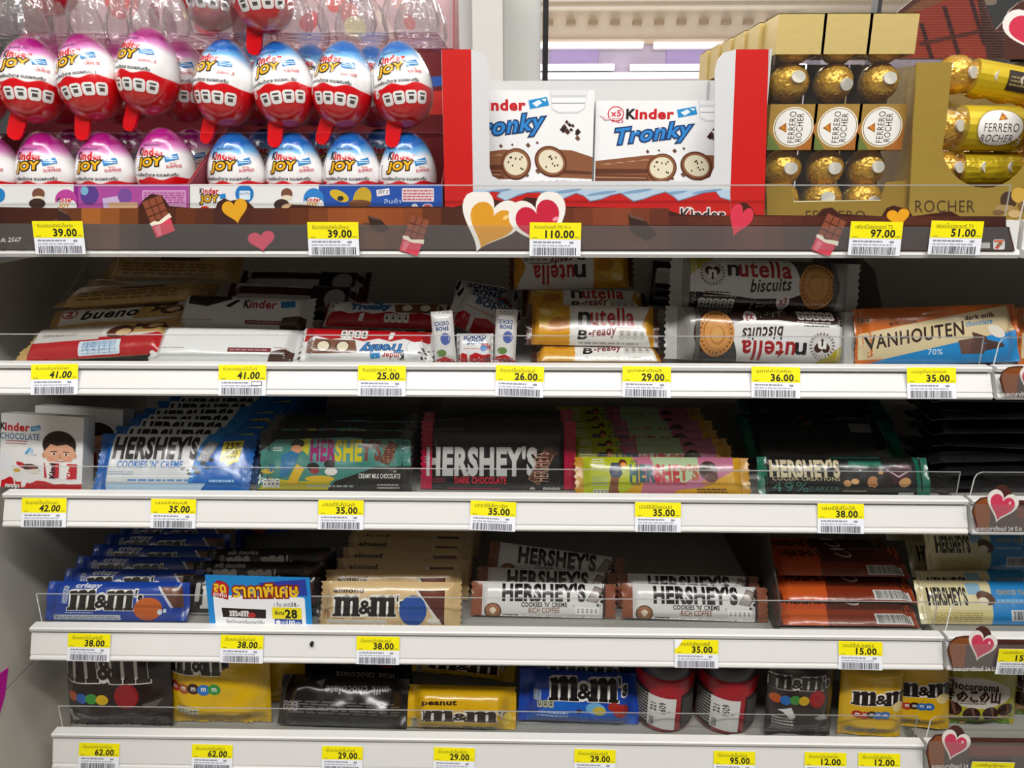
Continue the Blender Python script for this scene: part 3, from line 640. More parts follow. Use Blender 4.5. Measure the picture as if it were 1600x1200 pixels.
def snack_art():
    A = Art(750, 470, 1390, 1020, 'card'); w = (1, 1)
    A.e(838, 528, 36, 34, 'cf2038'); A.e(838, 528, 31, 29, 'f4f2f2'); A.t('x5', 818, 512, 860, 538, 'cf2038', .03); A.t('PCS', 824, 545, 872, 566, 'cf2038'); A.p([(765, 533), (815, 548), (820, 553), (790, 556)], 'd9aab0'); A.p([(775, 537), (812, 549), (800, 552)], 'f4f2f2')
    A.t('K', 886, 508, 922, 549, '191414', .04); A.t('inder', 926, 508, 1090, 549, 'c8141c', .04)
    A.p([(1105, 510), (1185, 496), (1196, 530), (1112, 545)], '1f8ecf'); A.p([(1122, 522), (1150, 508), (1165, 520), (1140, 536)], 'e9f2f8'); A.p([(1160, 506), (1182, 503), (1180, 516)], 'e9f2f8')
    A.t('Tronky', 842, 595, 1172, 682, '17386a', .085, .18, 38); A.t('Tronky', 842, 595, 1172, 682, '2f86d0', .02, .18, 38)
    for d in ((0, 0),):
        A.p([(755, 735), (1000, 708), (1060, 712), (1050, 830), (755, 832)], '8a5638'); A.p([(755, 770), (990, 772), (1000, 790), (755, 792)], '5d3320'); A.p([(755, 792), (990, 800), (1000, 826), (755, 830)], '6b3c26'); A.p([(755, 806), (985, 810), (985, 814), (755, 811)], 'b98a68')
        for k in range(4): A.p([(775+k*55, 752-k*6), (815+k*55, 744-k*6), (830+k*55, 750-k*6), (818+k*55, 751-k*6)], 'b98a68')
        A.e(1052, 768, 66, 66, '5a2c1a'); A.e(1052, 766, 60, 60, '8d5a3a'); A.e(1050, 766, 52, 48, 'e6dcc0')
        A.p([(1180, 705), (1300, 712), (1390, 740), (1390, 830), (1200, 822)], '8a5638'); A.p([(1230, 790), (1390, 800), (1390, 812), (1230, 806)], '5d3320'); A.e(1205, 758, 74, 62, '5a2c1a', 28); A.e(1205, 757, 67, 55, '8d5a3a', 28); A.e(1206, 757, 57, 45, 'e6dcc0', 28)
        R = random.Random(4)
        for k in range(9): A.e(1050+R.uniform(-36, 36), 766+R.uniform(-32, 32), 3.5, 4.5, '3a2a1c'); A.e(1206+R.uniform(-36, 36), 757+R.uniform(-26, 26), 3.5, 4.5, '3a2a1c')
        for x, y, s in ((985, 693, 9), (1035, 688, 6), (1105, 690, 11), (1145, 680, 7), (1100, 812, 10), (1150, 795, 13)): A.p([(x-s, y), (x, y-s), (x+s, y+s*.3), (x, y+s)], '6b4632')
    A.p([(1196, 470), (1360, 470), (1350, 545), (1320, 562), (1235, 562), (1206, 545)], 'd3d6da'); A.p([(1200, 470), (1356, 470), (1354, 490), (1202, 490)], 'e6e8ec'); A.p([(1204, 500), (1354, 500), (1346, 542), (1318, 556), (1238, 556), (1210, 542)], 'f2f2f4'); A.p([(1208, 520), (1350, 520), (1349, 523), (1208, 523)], '8f949a')
    for k in range(12):
        x, y = 1260+R.uniform(-10, 70), 595+R.uniform(0, 70); s = R.uniform(6, 14); A.p([(x-s, y), (x, y-s), (x+s, y+s*.2), (x+s*.2, y+s)], R.choice(['4a2a20', '6b4632', '301a14']))
    A.t('สินค้านี้มีไว้จำหน่าย', 1160, 835, 1370, 850, '8a8c90')
    return A
mb = MB(); wS = .127
A = snack_art(); A.wh = (wS, .082); card(mb, wS, .082, .028, mat('f0f0f1', 'card'), A, bev=0); SNM = mb.mesh('carton')
for px, pt, Y, lab in ((813, 141, .054, 'white snack carton with blue lettering, left one in the red display tray'), (1046, 157, .062, 'white snack carton with blue lettering, right one in the red display tray')):
    o = bpy.data.objects.new('snack_box', SNM); COL.objects.link(o); q = onY(px, pt, Y); o.location = (q.x, Y, DECK[0]+.002)
    o.scale = (1, 1, (q.z-DECK[0]-.002)/.082)
    tag(o, lab, 'snack box', 'white snack boxes in the red tray')

# ------------------------------------------------------------------ row 1: gold stick boxes of wrapped pralines
GOLD = mat('dcc47e', 'goldcard'); GOLD2 = mat('c09a4c', 'goldcard'); FOIL = mat('dca83a', 'foil')
bm = bmesh.new(); bmesh.ops.create_icosphere(bm, subdivisions=5, radius=.0165)
for v in bm.verts:
    n = v.co.normalized(); c = noise.multi_fractal(n*7+Vector((2, 5, 1)), 1.0, 2.1, 3); rdg = abs(noise.noise(n*8+Vector((9, 1, 4))))+.6*abs(noise.noise(n*17+Vector((3, 8, 4)))); v.co = n*(.0172-.0022*rdg)
bm.verts.index_update(); mb = MB(); mb.add([v.co for v in bm.verts], [[v.index for v in f.verts] for f in bm.faces], FOIL, True); bm.free(); BALLM = mb.mesh('wrapper')
mb = MB(); V = [(0, 0, 0)]; n = 24
pts = [(.0062*math.cos(2*math.pi*k/n), .0052*math.sin(2*math.pi*k/n)) for k in range(n)]
mb.prism(pts, 'y', -.0178, -.0158, mat('cfcac0', 'paper')); STM = mb.mesh('sticker')
mb = MB(); mb.lathe([(.0085, -.0168), (.0125, -.0165), (.0172, -.0085), (.0178, -.0035), (.0170, -.004), (.0150, -.010)], mat('4a2a18', 'paper'), 30); CUPM = mb.mesh('paper_cup')
def praline(parent, x, y, z, rx=0, ry=0):
    for nm, me in (('praline', BALLM), ):
        b = bpy.data.objects.new(nm, me); COL.objects.link(b); b.parent = parent; b.location = (x, y, z)
        b.rotation_euler = (0, random.uniform(-3, 3), 0)
        s = bpy.data.objects.new('sticker', STM); COL.objects.link(s); s.parent = b; s.matrix_parent_inverse = Matrix.Rotation(-b.rotation_euler[1], 4, 'Y')
        s.rotation_euler = (math.radians(rx), 0, math.radians(ry))
SW, SD, SH = .0408, .038, .1716
def stick_box(loc, label, full=True):
    r = empty('praline_box', label, 'praline box', 'gold stick boxes of wrapped pralines', loc)
    w = SW/2; t = .0006
    def shell(nm, z0, z1, m, art=None, curve=0):
        mb = MB()
        mb.box((-w, 0, z0), (w, t, z1), m); mb.box((-w, SD-t, z0), (w, SD, z1), m); mb.box((-w, t, z0), (-w+t, SD-t, z1), m); mb.box((w-t, t, z0), (w, SD-t, z1), m)
        if art: art.lay(mb, flat_S(SW, z1-z0, 0, None, z0), None, smooth=False)
        return mb
    mb = shell('cap', SH-.032, SH, GOLD); mb.box((-w, 0, SH-t), (w, SD, SH), GOLD); c = mb.build('cap', r)
    if full:
        A = Art(0, 0, 100, 100, 'goldcard'); A.wh = (1, 1)
        A.p([(0, 0), (100, 0), (100, 100), (0, 100)], 'b9924a'); A.p([(0, 60), (30, 100), (0, 100)], '7a8a4a'); A.p([(100, 40), (100, 100), (60, 100)], 'c07a3a')
        A.e(52, 50, 43, 44, 'efe6cf', kind='card'); A.e(52, 50, 40.5, 41.5, '8a6a30'); A.e(52, 50, 39, 40, 'e9e7e2', kind='card')
        A.t('FERRERO', 42, 16, 56, 84, '3a2a1e', 0, 0, 0, 90, 'ink'); A.t('ROCHER', 58, 20, 72, 82, '3a2a1e', 0, 0, 0, 90, 'ink')
        A.p([(20, 52), (36, 40), (38, 62)], '9a5a24', 'ink'); A.e(30, 50, 4, 4, 'd08a30', kind='ink'); A.e(34, 55, 4, 4, 'c07a28', kind='ink'); A.e(33, 46, 3, 3, 'b86a24', kind='ink')
        shell('band', .0617, .0997, GOLD2, A).build('band', r)
        mb = shell('base', 0, .010, GOLD); mb.build('base', r)
        cw = clear('window', gloss=.08, rough=.06, haze=.01, bump=60)
        for z0, z1 in ((.010, .0617), (.0997, SH-.032)):
            mb = MB(); mb.prism([(-w+.0008, SD-.003), (-w+.0008, .0012), (w-.0008, .0012), (w-.0008, SD-.003), (w-.0012, SD-.003), (w-.0012, .0016), (-w+.0012, .0016), (-w+.0012, SD-.003)], 'z', z0, z1, cw); mb.build('clear_window', r)
        mb = MB(); mb.box((-w+.002, SD-.0022, .01), (w-.002, SD-.0012, SH-.036), mat('6e5a3a', 'card')); mb.build('lining', r)
        R = random.Random(label)
        for z in (.0182, .0464, .0815, .1185, .150):
            if z != .0815: praline(r, R.uniform(-.002, .002), SD/2, z, R.uniform(-12, 12), R.uniform(-6, 24))
    else:
        mb = shell('sleeve', 0, SH-.0365, mat('8a7440', 'goldcard')); mb.build('sleeve', r)
    return r
FZ = DECK[0]+.0035
for px, lab in ((1255, 'gold-capped praline stick box, left of the front three'), (1327, 'gold-capped praline stick box, middle of the front three'), (1399, 'gold-capped praline stick box, right of the front three')):
    q = onY(px, 22, .062); stick_box((q.x, .062, FZ), lab)
q0 = onY(1255, 22, .062)
for k in range(5): stick_box((q0.x-.0022*(k+1)-.0015, .062+.041*(k+1), FZ), '%s gold stick box behind the left front one, only its top edge showing' % ORD[k], False)
# gold tray in front of the sticks
YG = .055
r = empty('display_tray', 'gold cardboard tray with a notched front under the praline stick boxes', 'display tray', loc=(onY(1310, 340, YG).x, YG, DECK[0]))
mb = MB(); slab(mb, [(1197, 287), (1236, 287), (1240, 315), (1376, 313), (1384, 285), (1418, 282), (1414, 360), (1199, 360)], YG, .001, mat('a8893c', 'goldcard'))
A = Art(1190, 280, 1420, 360, 'ink'); A.wh = (1, 1); A.t('FERRERO', 1259, 329, 1352, 346, '4a3220'); A.p([(1240, 314.2), (1376, 312.2), (1376, 313.6), (1240, 315.6)], 'e6dcb0')
A.lay(mb, plane_S(A.f, YG), None, smooth=False); under(mb.build('front_wall'), r)
a, b = onY(1199, 330, YG).x, onY(1415, 330, YG).x
mb = MB(); mb.box((a, YG+.0012, DECK[0]+.0006), (b, .32, DECK[0]+.0018), mat('8a7032', 'goldcard'))
mb.box((a-.0002, YG+.0012, DECK[0]+.002), (a+.0008, .32, DECK[0]+.03), mat('a8893c', 'goldcard'))
under(mb.build('tray_body'), r)

# gold display box with a round window and wrapped packs inside
YB = .05; zb = DECK[0]+.0006
r = empty('display_box', 'large gold display box with a rounded window at the right edge', 'display box', loc=(onY(1500, 340, YB).x, YB, DECK[0]))
arc = [(1540+68*math.cos(math.radians(a)), 226+68*math.sin(math.radians(a))) for a in range(175, -1, -12)]
pts = [(1432, 98), (1488, 97), (1478, 200)]+arc+[(1612, 96), (1665, 96), (1655, 362), (1418, 362)]
mb = MB(); slab(mb, pts, YB, .0015, mat('b19442', 'goldcard'))
A = Art(1410, 90, 1660, 362, 'ink'); A.wh = (1, 1); A.t('ROCHER', 1430, 313, 1523, 332, '4a3220')
A.e(1576, 313, 13, 14, '4a3226'); A.e(1592, 305, 12, 12, 'c9a24a'); A.e(1570, 325, 16, 5, 'a88a5a'); A.e(1585, 334, 10, 6, 'c8a878'); A.e(1560, 332, 9, 4, '7a5a3a'); A.e(1600, 322, 9, 8, '7a5a3a')
A.lay(mb, plane_S(A.f, YB), None, smooth=False); under(mb.build('front_panel'), r)
a, b = onY(1419, 350, YB).x, onY(1655, 350, YB).x; zt = onY(1440, 98, YB).z
mb = MB()
mb.prism([(YB+.002, zb), (.3, zb), (.3, zt+.012), (YB+.002, zt)], 'x', a, a+.0012, mat('a3873a', 'goldcard')); mb.box((b-.001, YB+.002, zb), (b, .3, zt), mat('a3873a', 'goldcard'))
mb.box((a, YB+.002, zb-.0004), (b, .3, zb+.0006), mat('8a7032', 'goldcard')); mb.box((a, .2985, zb), (b, .3, zt), mat('8a7032', 'goldcard'))
under(mb.build('box_body'), r)
def praline_pack(px, py, Y, label, kind, roll=0, wpx=190, hpx=64, lean=8):
    q = onY(px, py, Y); s = mpp(px, py, Y); w, h = wpx*s, hpx*s
    r = empty('praline_pack', label, 'praline pack', 'clear packs of gold-wrapped pralines', (q.x, Y, q.z))
    mb = MB(); n = 20
    pr = [(.5*h+math.cos(t)*h*.42-.5*h+.012, math.sin(t)*h*.48+.5*h) for t in [2*math.pi*k/n for k in range(n)]]
    mb.prism(pr, 'x', -w/2, w/2, clear('window', gloss=.15, rough=.06, haze=.015, bump=60)); mb.build('clear_wrap', r)
    mb = MB(); pr2 = [(.012+(y-.012)*1.03, .5*h+(z-.5*h)*1.03) for y, z in pr]
    mb.prism(pr2, 'x', -w*.22, w*.28, mat('cbb021', 'foil' if kind == 'plain' else 'goldcard'))
    def S(u, v, o=0):
        t = math.pi+(v-.5)*-2.4; rr = 1.03
        return Vector((-w*.22+u*w*.5, .012+math.cos(t)*(h*.42*rr+o+.0002), .5*h+math.sin(t)*(h*.48*rr+o+.0002)))
    if kind == 'logo':
        A = Art(0, 0, 100, 80, 'card'); A.wh = (w*.5, h*1.1); A.e(55, 44, 42, 30, '9a8030'); A.e(55, 44, 40, 28, 'e4e2df'); A.t('FERRERO', 26, 38, 88, 50, '3a2a1e'); A.t('ROCHER', 24, 54, 82, 65, '3a2a1e'); A.p([(50, 34), (58, 20), (67, 32)], '9a5a24'); A.e(57, 30, 4, 3, 'd08a30'); A.e(61, 28, 3, 2.5, 'c07a28')
        A.t('3', 104-18, 58, 97, 72, 'cfcac0')
        A.lay(mb, S, .004)
    if kind == 'dark':
        A = Art(0, 0, 100, 80, 'card'); A.wh = (w*.5, h*1.1); A.r(52, 24, 100, 62, '2a2018'); dashes(A, 56, 34, 96, 54, 3, '8a7a50'); A.lay(mb, S, .004)
    mb.build('yellow_sleeve', r)
    for k in (-.36, -.12, .12, .38):
        if k*w-.0 < w: praline(r, k*w, .0155, .5*h, 0, 30)
    r.rotation_euler = (math.radians(-lean), math.radians(roll), 0); return r
praline_pack(1560, 150, .085, 'tilted clear praline pack with dark label, topmost in the gold box', 'dark', 10, 172, 56)
praline_pack(1545, 233, .068, 'praline pack with a white oval logo, middle of the gold box', 'logo', 1, 172, 70)
praline_pack(1545, 289, .072, 'praline pack with a plain yellow sleeve, lowest in the gold box window', 'plain', 0, 172, 54)

# corrugated promotional board hung above, at the right
YH = .13
r = empty('promotion_board', 'corrugated promotional board with chocolate bar and heart at top right', 'promotional board', loc=(onY(1520, 60, YH).x, YH, onY(1520, 60, YH).z))
cm = MB(); ptsB = [(1396, 24), (1440, -12), (1440, -120), (1520, -120), (1538, 0), (1556, 47), (1570, 32), (1578, 16), (1592, 4), (1620, -8), (1760, -8), (1760, 92), (1400, 92)]
slab(cm, ptsB, YH, .003, mat('4b2a22', 'card'))
A = Art(1390, -120, 1770, 100, 'card'); A.wh = (.25, .15)
A.p([(1404, 26), (1440, 0), (1440, -118), (1508, -118), (1532, 30), (1542, 91), (1404, 91)], 'a03c2a')
A.p([(1404, 26), (1440, 0), (1478, 0), (1440, 16)], '8a5a3a')
for x, y0, y1 in ((1436, 36, 92), (1472, 10, 92), (1508, -20, 70)):
    A.p([(x, y0), (x+7, y0), (x+7+(y1-y0)*.3, y1), (x+(y1-y0)*.3, y1)], '3c1a1c')
A.p([(1436, 66), (1530, 46), (1532, 52), (1438, 72)], '5a2620'); 
A.heart(1618, 50, 96, 84, 'efe9e6', -14); A.heart(1618, 52, 78, 66, 'cf3450', -14)
A.lay(cm, plane_S(A.f, YH), .01); 
o = under(cm.build('printed_board'), r)
for m in o.data.materials:                                      # flutes of the corrugated sheet
    nt = m.node_tree
mbx = MB(); z0 = onY(1500, 92, YH).z; z1 = onY(1500, -100, YH).z; xa, xb = onY(1412, 60, YH).x, onY(1532, 60, YH).x; n = 46
for k in range(n):
    z = z0+(z1-z0)*k/n; a_ = onY(0, 0, YH)
    pyk = 92-192*k/n
    x_l = 1402 if pyk > 24 else (1402+(24-pyk)*1.3 if pyk > -5 else 1441); x_r = 1538+(pyk*.38 if pyk > 0 else pyk*.13)
    if pyk > 47: x_r = 1572
    p, q = onY(x_l+3, pyk, YH-.0006), onY(x_r-2, pyk, YH-.0006)
    mbx.tube([(p.x, YH-.0004, p.z), (q.x, YH-.0004, q.z)], .0007, clear('flute', (.8, .76, .76), .1, .3, .04), 5)
under(mbx.build('flutes'), r)
mb = MB(); pbox(mb, 1578, 88, 1700, 97, .15, .02, mat('1b1a1c', 'plastic')); pbox(mb, 1562, 97, 1700, 330, .155, .02, mat('b9bbbd', 'plastic')); pbox(mb, 1362, -60, 1380, 140, .42, .02, mat('3a3a3e', 'plastic')); struct('trim_3', mb)

# ------------------------------------------------------------------ wrapped bars, packs and bags
def make_pack(w, h, d, base, art=None, ends=None, crimp=.06, flip=False, vert=False, cell=.003, kind='wrap', **k):
    S, B = surf_pillow(w, h, d, vert=vert, crimp=crimp, **k)
    nu = max(10, int(w/cell)); nv = max(8, int(h/cell)); G = grid_uv(nu, nv); R = nu+1
    F = [(j*R+i, j*R+i+1, (j+1)*R+i+1, (j+1)*R+i) for j in range(nv) for i in range(nu)]
    V = [S(u, v) for u, v in G]; Vb = [B(u, v) for u, v in G]; tz = .0020
    for L in (V, Vb):
        for n, (u, v) in enumerate(G):
            if not vert and u in (0., 1.) and (n//R) % 2: L[n] = L[n]+Vector(((tz if u == 0 else -tz), 0, 0))
            if vert and v in (0., 1.) and (n % R) % 2: L[n] = L[n]+Vector((0, 0, (tz if v == 0 else -tz)))
    mb = [MB(), MB(), MB()]; sk = 'sealz' if vert else 'sealx'; mm = [mat(base, kind), mat(ends or base, sk), mat(ends or base, sk)]
    def zone(f):
        a = sum(G[i][1 if vert else 0] for i in f)/len(f); return 1 if a < crimp else 2 if a > 1-crimp else 0
    by = {}
    for f in F: by.setdefault(zone(f), []).append(f)
    ring = [(i, 0) for i in range(nu)]+[(nu, j) for j in range(nv)]+[(i, nv) for i in range(nu, 0, -1)]+[(0, j) for j in range(nv, 0, -1)]
    ids = [j*R+i for i, j in ring]; n = len(ids); byr = {}
    for q in range(n): byr.setdefault(zone((ids[q], ids[(q+1) % n])), []).append(q)
    for z, fs in by.items():
        for L, rev in ((V, 0), (Vb, 1)):
            used = sorted({i for f in fs for i in f}); mp = {i: c for c, i in enumerate(used)}
            mb[z].add([L[i] for i in used], [tuple(mp[i] for i in (f[::-1] if rev else f)) for f in fs], mm[z], True)
        for q in byr.get(z, []):
            a, b = ids[q], ids[(q+1) % n]; mb[z].add([V[a], Vb[a], Vb[b], V[b]], [(0, 1, 2, 3)], mm[z], True)
    if art: art.wh = (w, h); art.lay(mb[0], S, cell, flip)
    return [('wrapper', mb[0].mesh('wrapper')), ('end_seal', mb[1].mesh('end_seal')), ('end_seal', mb[2].mesh('end_seal'))], w, h
def put_pack(P, name, label, cat, group, loc, lean=0, roll=0, yaw=0, scale=(1, 1, 1), avoid=None, slide=None):
    r = empty(name, label, cat, group, loc); rot_lean(r, lean, roll, yaw); r.scale = scale
    V = [v.co for _, me in P[0] for v in me.vertices]; Rm = r.rotation_euler.to_matrix(); L = Vector(loc); sc = Vector(scale)
    Q = [Rm @ Vector((v.x*sc.x, v.y*sc.y, v.z*sc.z)) for v in V]
    zlo, zhi = min(q.z for q in Q), max(q.z for q in Q); top = (CEIL[D_ROW()]-.0008)
    if L.z+zlo < D+.0002: L.z = D+.0002-zlo                       # stands on the deck, not in it
    if L.z+zhi > top:
        f = (top-L.z)/zhi; r.scale = (r.scale[0], r.scale[1], r.scale[2]*f); Q = [Vector((q.x, q.y, q.z*f)) for q in Q]
    ylo = min(q.y for q in Q)
    if L.y+ylo < .0222: L.y = .0222-ylo
    if avoid is not None:                                          # slide up and back until it touches nothing placed before it
        F = []; n = 0
        for _, me in P[0]: F += [[i+n for i in p.vertices] for p in me.polygons]; n += len(me.vertices)
        for _ in range(40):
            b = BVHTree.FromPolygons([L+q for q in Q], F)
            if not any(b.overlap(o) for o in PLACED.get(avoid, [])): break
            L = L+Vector((0, .0006, .0008)) if slide is None else L+Vector(slide)
        PLACED.setdefault(avoid, []).append(b)
    r.location = L
    for nm, me in P[0]:
        o = bpy.data.objects.new(nm, me); COL.objects.link(o); o.parent = r
    return r
PLACED = {}
CEIL = [9, DECK[0]-.012, DECK[1]-.012, DECK[2]-.012, DECK[3]-.012]
def D_ROW(): return min(range(5), key=lambda i: abs(DECK[i]+.0006-D))
BAR = 'chocolate bar'
def file_of(P, n, x, Y, z, lean, step, lab, group, jit=.003, rise=0, labs=None, dx=0, name='chocolate_bar', rollj=1.2, sh=1):
    """bars standing one behind the other, leaning back"""
    R = random.Random(lab); out = []
    for k in range(n):
        l = labs[k] if labs and k < len(labs) else '%s %s in its leaning file, counted from the front' % (ORD[k], lab)
        out.append(put_pack(P, name, l, BAR, group, (x+dx*k+(R.uniform(-jit, jit) if k else 0), Y+step*k, z+rise*k), lean, R.uniform(-rollj, rollj) if k else 0, R.uniform(-1.5, 1.5) if k else 0))
    return out

# ---- row 2
D = DECK[1]+.0006
def bueno(top, low, text, code):
    A = Art(0, 0, 800, 300)
    A.p([(70, 5), (520, 5), (480, 150), (90, 170)], 'e8e4df'); A.r(60, 150, 740, 300, low); A.p([(60, 150), (740, 150), (600, 180), (300, 165), (60, 190)], 'd9d3cb' if low != 'd9d3cb' else 'c9a36a')
    A.p([(520, 5), (740, 5), (740, 150), (560, 150)], top); A.p([(560, 20), (640, 70), (560, 110), (590, 70)], '3b2018'); A.e(680, 80, 60, 40, '5a3220', -15); A.e(690, 82, 36, 22, 'd9b98a', -15)
    if not text:
        A.p([(60, 40), (430, 20), (420, 190), (60, 200)], 'c9c4be'); A.e(520, 130, 70, 60, '5a3220', -20); A.e(540, 140, 40, 34, 'd9b98a', -20); dashes(A, 120, 110, 300, 160, 1, '9a958f', 3)
        A.rr(330, 205, 545, 292, 8, 'd5e2ec'); barcode(A, 350, 214, 528, 286, '3d7fb4', 26, 8); return A
    A.t('K', 300, 14, 322, 50, '191414', .03); A.t('inder', 324, 16, 460, 50, 'b01420', .02)
    A.t('bueno', 200, 60, 500, 140, '141010', .03, .25, 18)
    A.e(130, 90, 44, 40, 'b01a30'); A.e(130, 90, 36, 32, 'eeeae6'); A.t('2', 112, 68, 148, 112, 'b01a30', .04)
    if code: A.rr(330, 190, 560, 292, 8, 'd5e2ec'); barcode(A, 350, 202, 540, 284, '3d7fb4', 26, 8)
    else: A.r(330, 215, 560, 245, '5a1018'); dashes(A, 340, 220, 550, 240, 1, '9a5a5a')
    return A
bw = mpp(147, 545, .06)*246
PB1 = make_pack(bw, .044, .018, 'c7a468', bueno('c7a468', 'b3121c', 0, 1), crimp=.06, trans=.05, seed=1)
def tan_back():
    A = Art(0, 0, 800, 300); A.r(50, 0, 750, 300, 'c7a468'); A.p([(180, 60), (520, 0), (700, 0), (740, 90), (420, 120)], 'dcd8d2'); A.r(330, 130, 560, 158, '5a1018'); dashes(A, 340, 134, 550, 154, 1, '9a5a5a', 5)
    dashes(A, 120, 185, 680, 285, 4, '8a6a38', 7); A.e(120, 60, 40, 26, 'a8874a', 20); return A
PB3 = make_pack(bw, .044, .016, 'c09a5c', tan_back(), crimp=.06, trans=.05, seed=14)
PB2 = make_pack(bw, .044, .016, 'c09a5c', bueno('c7a468', 'c09a5c', 1, 0), crimp=.06, trans=.05, seed=2)
def at(px, py, Y): return onY(px, py, Y)
g = 'tan wafer bars in a pile'
put_pack(PB1, 'wafer_bar', 'tan wafer bar with red lower edge and blue barcode, front of the tan pile', BAR, g, at(146, 569, .05), 60, -4, 0, avoid='w')
put_pack(PB2, 'wafer_bar', 'tan wafer bar showing large black cursive lettering, on the front red-edged one', BAR, g, at(180, 534, .088), 50, -3, 0, avoid='w')
put_pack(PB3, 'wafer_bar', 'tan wafer bar third up in the pile at the left end', BAR, g, at(195, 500, .105), 78, -3, 4, avoid='w')
put_pack(PB3, 'wafer_bar', 'tan wafer bar fourth up in the pile at the left end', BAR, g, at(218, 487, .155), 52, 1.5, -3, avoid='w')
put_pack(PB3, 'wafer_bar', 'tan wafer bar on top of the pile at the left end', BAR, g, at(262, 460, .175), 48, 1, 0, avoid='w')
def bueno_w(c=1):
    if not c:
        A = Art(0, 0, 800, 300); A.r(40, 0, 760, 300, 'e9e8e7'); A.r(430, 205, 660, 235, '7a1a24'); dashes(A, 440, 210, 650, 230, 1, 'b08a8a', 5); dashes(A, 60, 205, 200, 220, 1, 'a9a4a0', 2); A.p([(660, 230), (770, 190), (770, 300), (640, 300)], '4a2c20'); dashes(A, 670, 190, 740, 210, 1, 'c9a9a9', 3); return A
    A = Art(0, 0, 800, 300); A.r(40, 0, 760, 300, 'e4e3e2'); A.r(430, 225, 640, 252, '7a1a24'); dashes(A, 440, 230, 630, 247, 1, 'b08a8a', 5); dashes(A, 60, 225, 250, 245, 1, 'b9b4b0', 2)
    A.t('K', 405, 60, 435, 130, '191414', .04); A.t('inder', 440, 64, 590, 130, 'b01420', .03); A.p([(610, 70), (690, 55), (700, 110), (620, 125)], '2a78b4'); A.p([(80, 20), (300, 0), (330, 60), (200, 130), (90, 110)], '2a1a18'); A.p([(300, 120), (360, 60), (380, 70), (330, 130)], '2a1a18')
    A.p([(640, 200), (760, 170), (760, 300), (620, 300)], '4a2c20')
    return A
PWB = make_pack(bw*.94, .044, .018, 'dddcdb', bueno_w(0), crimp=.05, trans=.05, seed=16)
PW = make_pack(bw*.94, .044, .018, 'd8d7d6', bueno_w(), crimp=.05, trans=.05, seed=3)
DRK = Art(0, 0, 800, 300); DRK.r(40, 0, 760, 300, 'c5c2c0'); DRK.r(40, 60, 760, 130, '4a1216'); DRK.r(500, 0, 720, 300, '2a1214'); DRK.e(640, 150, 60, 90, 'b9b4b0')
PWD = make_pack(bw, .044, .016, 'a9a5a3', DRK, '5a1218', crimp=.06, trans=.05, seed=4)
g = 'white wafer bars in a pile'
put_pack(PWB, 'wafer_bar', 'white wafer bar lying lowest at the front of the white pile', BAR, g, at(347, 577, .040), 52, 1, 0, avoid='v')
put_pack(PWD, 'wafer_bar', 'silver wafer bar with red edge squeezed between the two white wafer bars', BAR, g, at(350, 553, .086), 84, 0, 0, avoid='v')
put_pack(PW, 'wafer_bar', 'white wafer bar with red lettering and blue badge, above the lowest white one', BAR, g, at(374, 530, .095), 44, 2, 0, avoid='v')
put_pack(PWD, 'wafer_bar', 'silver wafer bar with dark red ends at the back of the white pile', BAR, g, at(455, 498, .16), 44, 2, 0, avoid='v')
put_pack(PWD, 'wafer_bar', 'silver wafer bar topmost at the back beside the tan pile', BAR, g, at(470, 470, .20), 50, 1, 0, avoid='v')
def tronky(A=None):
    A = Art(0, 0, 800, 260); A.r(30, 0, 780, 260, 'e9e8e8'); pts = [(30, 170), (120, 150), (180, 175), (260, 150), (330, 170), (420, 145), (520, 168), (620, 150), (700, 172), (780, 150)]
    A.t('K', 175, 25, 200, 65, '191414', .04); A.t('inder', 204, 27, 300, 65, 'b01420', .03); A.p([(312, 30), (370, 22), (374, 60), (316, 66)], '2a88c4')
    A.t('Tronky', 185, 75, 430, 150, '17386a', .08, .18, 20); A.t('Tronky', 185, 75, 430, 150, '2f86d0', .015, .18, 20)
    A.p([(450, 60), (720, 40), (760, 60), (760, 150), (470, 150)], '7a4a32'); A.e(540, 100, 42, 44, '4a281a'); A.e(538, 100, 34, 36, 'e6dcc0'); A.e(650, 98, 42, 44, '4a281a', 20); A.e(652, 98, 34, 36, 'e6dcc0', 20)
    A.e(110, 100, 56, 70, 'd4d6da'); A.e(110, 110, 46, 52, 'f0f0f2')
    R = random.Random(3)
    for k in range(10): A.e(60+R.uniform(-25, 30), 60+R.uniform(-30, 60), 7, 6, '4a2a20')
    A.p(pts+[(780, 260), (30, 260)], 'b5101a'); A.p([(250, 170), (275, 160), (270, 230), (240, 225)], 'ece8e6'); teeth(A, 400, 165, 560, 235, 4)
    return A
tw = mpp(570, 545, .05)*212
PT = make_pack(tw, .036, .014, 'dcdad8', tronky(), '7a1a20', crimp=.03, trans=.06, seed=5)
PTF = make_pack(tw, .036, .014, 'e4e2e0', tronky(), crimp=.05, trans=.06, seed=6, flip=True)
g = 'white and red wafer sticks'
put_pack(PTF, 'wafer_stick', 'white wafer stick lying upside down at the front, blue lettering inverted', BAR, g, at(572, 583, .045), 42, 2, 0, avoid='w')
put_pack(PT, 'wafer_stick', 'white and red wafer stick in the middle of its pile of three', BAR, g, at(590, 551, .078), 66, 1, 0, avoid='w')
put_pack(PT, 'wafer_stick', 'white and red wafer stick on top of its pile of three', BAR, g, at(598, 527, .095), 58, 1, -1, avoid='w')
